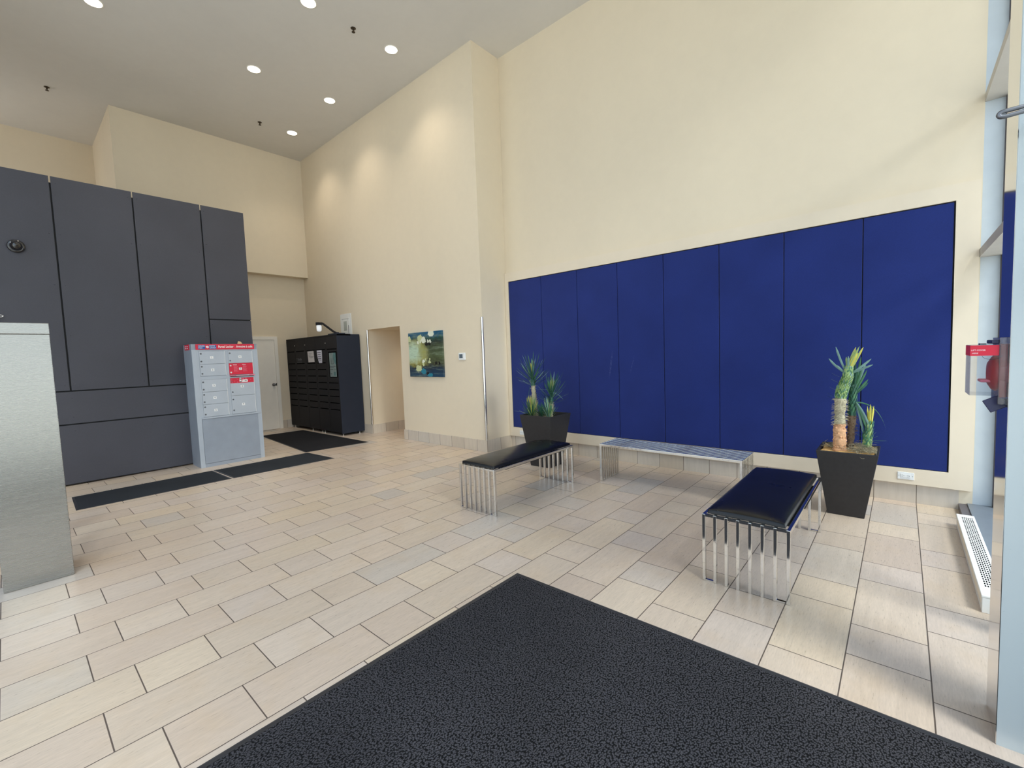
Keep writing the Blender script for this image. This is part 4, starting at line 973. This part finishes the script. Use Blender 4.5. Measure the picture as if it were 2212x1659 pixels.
def tuft(c, n, lmin, lmax, spread, mis, w=0.013):
    b = MB(); crown(b, c, (0, 0, 1), n, lmin, lmax, w, spread, mis, 0.1, 0.06); b.build('leafy_tuft', LEAVES, t)
tuft((-3.755, 4.66, 0.66), 60, 0.14, 0.28, 0.95, [0, 4, 0, 3, 2])
b = MB()
for k in range(9):
    a = k*2.4; blade(b, (-3.765+math.cos(a)*0.02, 4.66+math.sin(a)*0.02, 0.74), (-0.15+math.cos(a)*0.10, math.sin(a)*0.1, 1), random.uniform(0.17, 0.26), 0.018, 0, 3)
blade(b, (-3.80, 4.66, 0.70), (-1, -0.2, 0.35), 0.26, 0.012, -0.3, 1)
b.build('leafy_tuft', LEAVES, t)
tuft((-3.47, 4.66, 0.66), 44, 0.12, 0.27, 0.7, [0, 1, 0, 4])
tuft((-3.60, 4.68, 0.66), 50, 0.10, 0.22, 1.2, [2, 2, 0])
b = MB(); blade(b, (-3.55, 4.75, 0.98), (0.9, -0.1, 0.45), 0.30, 0.010, -1.3, 1, seg=9); blade(b, (-3.52, 4.78, 1.02), (0.75, 0, 0.9), 0.26, 0.014, 0.1, 1)
blade(b, (-3.80, 4.76, 1.02), (0.9, -0.1, 0.15), 0.30, 0.011, -0.2, 1); blade(b, (-3.84, 4.74, 1.08), (-0.05, -0.2, -1), 0.28, 0.012, 0, 2)
b.build('leafy_tuft', LEAVES, t)

# ------------------------------------------------------------------ convector heater
HX0, HX1, HY0, HY1, HZ = 0.352, 0.452, 3.458, 4.992, 0.101
t = thing('convector_heater', (0.40, 4.2, 0), 'long low white convector heater along the window wall', 'heater')
b = MB(); b.box(HX0+0.003, HY0+0.002, 0.0, HX1, HY1, 0.088); b.box(HX0, HY0, 0.088, HX1+0.002, HY1+0.002, HZ); b.build('casing', 'enamel', t, bevel=0.003)
b = MB(); ny = 40
for k in range(ny):
    y0 = HY0+0.13+k*0.0335
    for i in range(6):
        x0 = HX0+0.026+i*0.0108; b.box(x0, y0, HZ-0.0005, x0+0.0062, y0+0.021, HZ+0.0004)
b.build('grille', 'slot_black', t)
b = MB()
for k in range(75):
    y0 = HY0+0.05+k*0.0195; b.box(HX0+0.0022, y0, 0.036, HX0+0.0032, y0+0.009, 0.078)
b.build('louvre', 'cream_frame', t)

# ------------------------------------------------------------------ fire alarm pull under a clear lift cover
t = thing('fire_alarm_station', (0.27, 2.45, 1.28), 'fire alarm pull under a clear lift cover with red label on the post', 'fire alarm')
xh = 0.2865; ya, yb = 2.352, 2.500
b = MB(); b.box(xh-0.020, ya+0.008, 1.300, xh-0.001, yb-0.004, 1.492)
b.lathe([(0.072, -0.020), (0.070, 0.0), (0.060, 0.014), (0.040, 0.024), (0.0, 0.028)], (xh-0.020, (ya+yb)/2, 1.385), (-1, 0, 0), 28)
b.build('pull_station', 'alarm_red', t, bevel=0.002)
b = MB(); b.box(xh-0.066, ya+0.035, 1.352, xh-0.030, yb-0.035, 1.362)
b.build('pull_handle', 'sign_pink', t, bevel=0.004)
def shell(b, x0, x1, y0, y1, z0, z1, th, mi=0):
    b.box(x0, y0, z0, x1, y0+th, z1, mi); b.box(x0, y1-th, z0, x1, y1, z1, mi); b.box(x0, y0+th, z0, x0+th, y1-th, z1, mi)
    b.box(x0+th, y0+th, z0, x1, y1-th, z0+th, mi); b.box(x0+th, y0+th, z1-th, x1, y1-th, z1, mi)
b = MB(); shell(b, xh-0.024, xh-0.0006, ya-0.006, yb+0.006, 1.276, 1.516, 0.002); b.build('cover_housing', 'clear_housing', t)
b = MB(); shell(b, xh-0.096, xh-0.024, ya, yb, 1.306, 1.492, 0.002)
co = b.build('lift_cover', 'clear_cover', t, bevel=0.0)
xl = xh-0.096
b = MB(); b.box(xl-0.0006, ya-0.0008, 1.452, xh-0.024, ya, 1.490, 0); b.box(xl-0.0010, ya, 1.452, xl, yb, 1.490, 0)
mt = basis((xl+0.020, ya-0.0008, 1.472), (1, 0, 0), (0, 0, 1)); b.text('LIFT COVER', 0.0070, mt, 1, 0.0002)
mt = basis((xl+0.012, ya-0.0008, 1.461), (1, 0, 0), (0, 0, 1)); b.text('HERE', 0.0070, mt, 1, 0.0002)
b.build('cover_label', ['sign_red', 'sign_white'], co)
b = MB(); b.tube([(xl+0.030, ya-0.001, 1.452)]+[(xl+0.030+0.035*(1-math.cos(PI*k/8))/1.0*0.7, ya-0.001, 1.452-0.014*math.sin(PI*k/8)) for k in range(1, 9)], 0.0006, 5); b.build('pull_wire', 'ink', co)
b = MB(); b.box(xl+0.028, ya+0.05, 1.491, xl+0.045, ya+0.09, 1.497); b.build('cover_latch', 'grey_metal', co)
b = MB(); b.box(xh-0.042, ya+0.01, 1.494, xh-0.022, yb-0.01, 1.508); b.build('hinge_block', 'tag_navy', t, bevel=0.003)
b = MB(); mtag = basis((xh-0.030, ya+0.02, 1.275), Vector((0.8, 0.2, 0.45)), Vector((-0.45, 0.05, 0.85)))
b.box(-0.024, -0.024, 0, 0.024, 0.024, 0.006, 0, mat=mtag); b.box(xh-0.03, ya+0.02, 1.27, xh-0.001, ya+0.10, 1.288, 0)
b.build('alarm_horn', 'tag_navy', t, bevel=0.002)

# looped arm of the door closer
b = MB()
pts = [(0.60, 2.262, 2.272), (0.262, 2.205, 2.250), (0.240, 2.200, 2.2485)]
pts += [(0.236-0.010*math.sin(PI*k/8), 2.199, 2.2400+0.0085*math.cos(PI*k/8)) for k in range(1, 8)]
pts += [(0.240, 2.200, 2.2315), (0.262, 2.205, 2.234), (0.60, 2.262, 2.257)]
b.tube(pts, 0.0068, 10)
b.tube([(0.60, 2.262, 2.245), (0.60, 2.262, 2.285)], 0.012, 8); b.box(0.585, 2.25, 2.245, 0.60, 2.334, 2.285)
b.build('door_closer_arm', 'grey_metal', label='chrome looped door closer arm reaching past the near window post', cat='door closer')
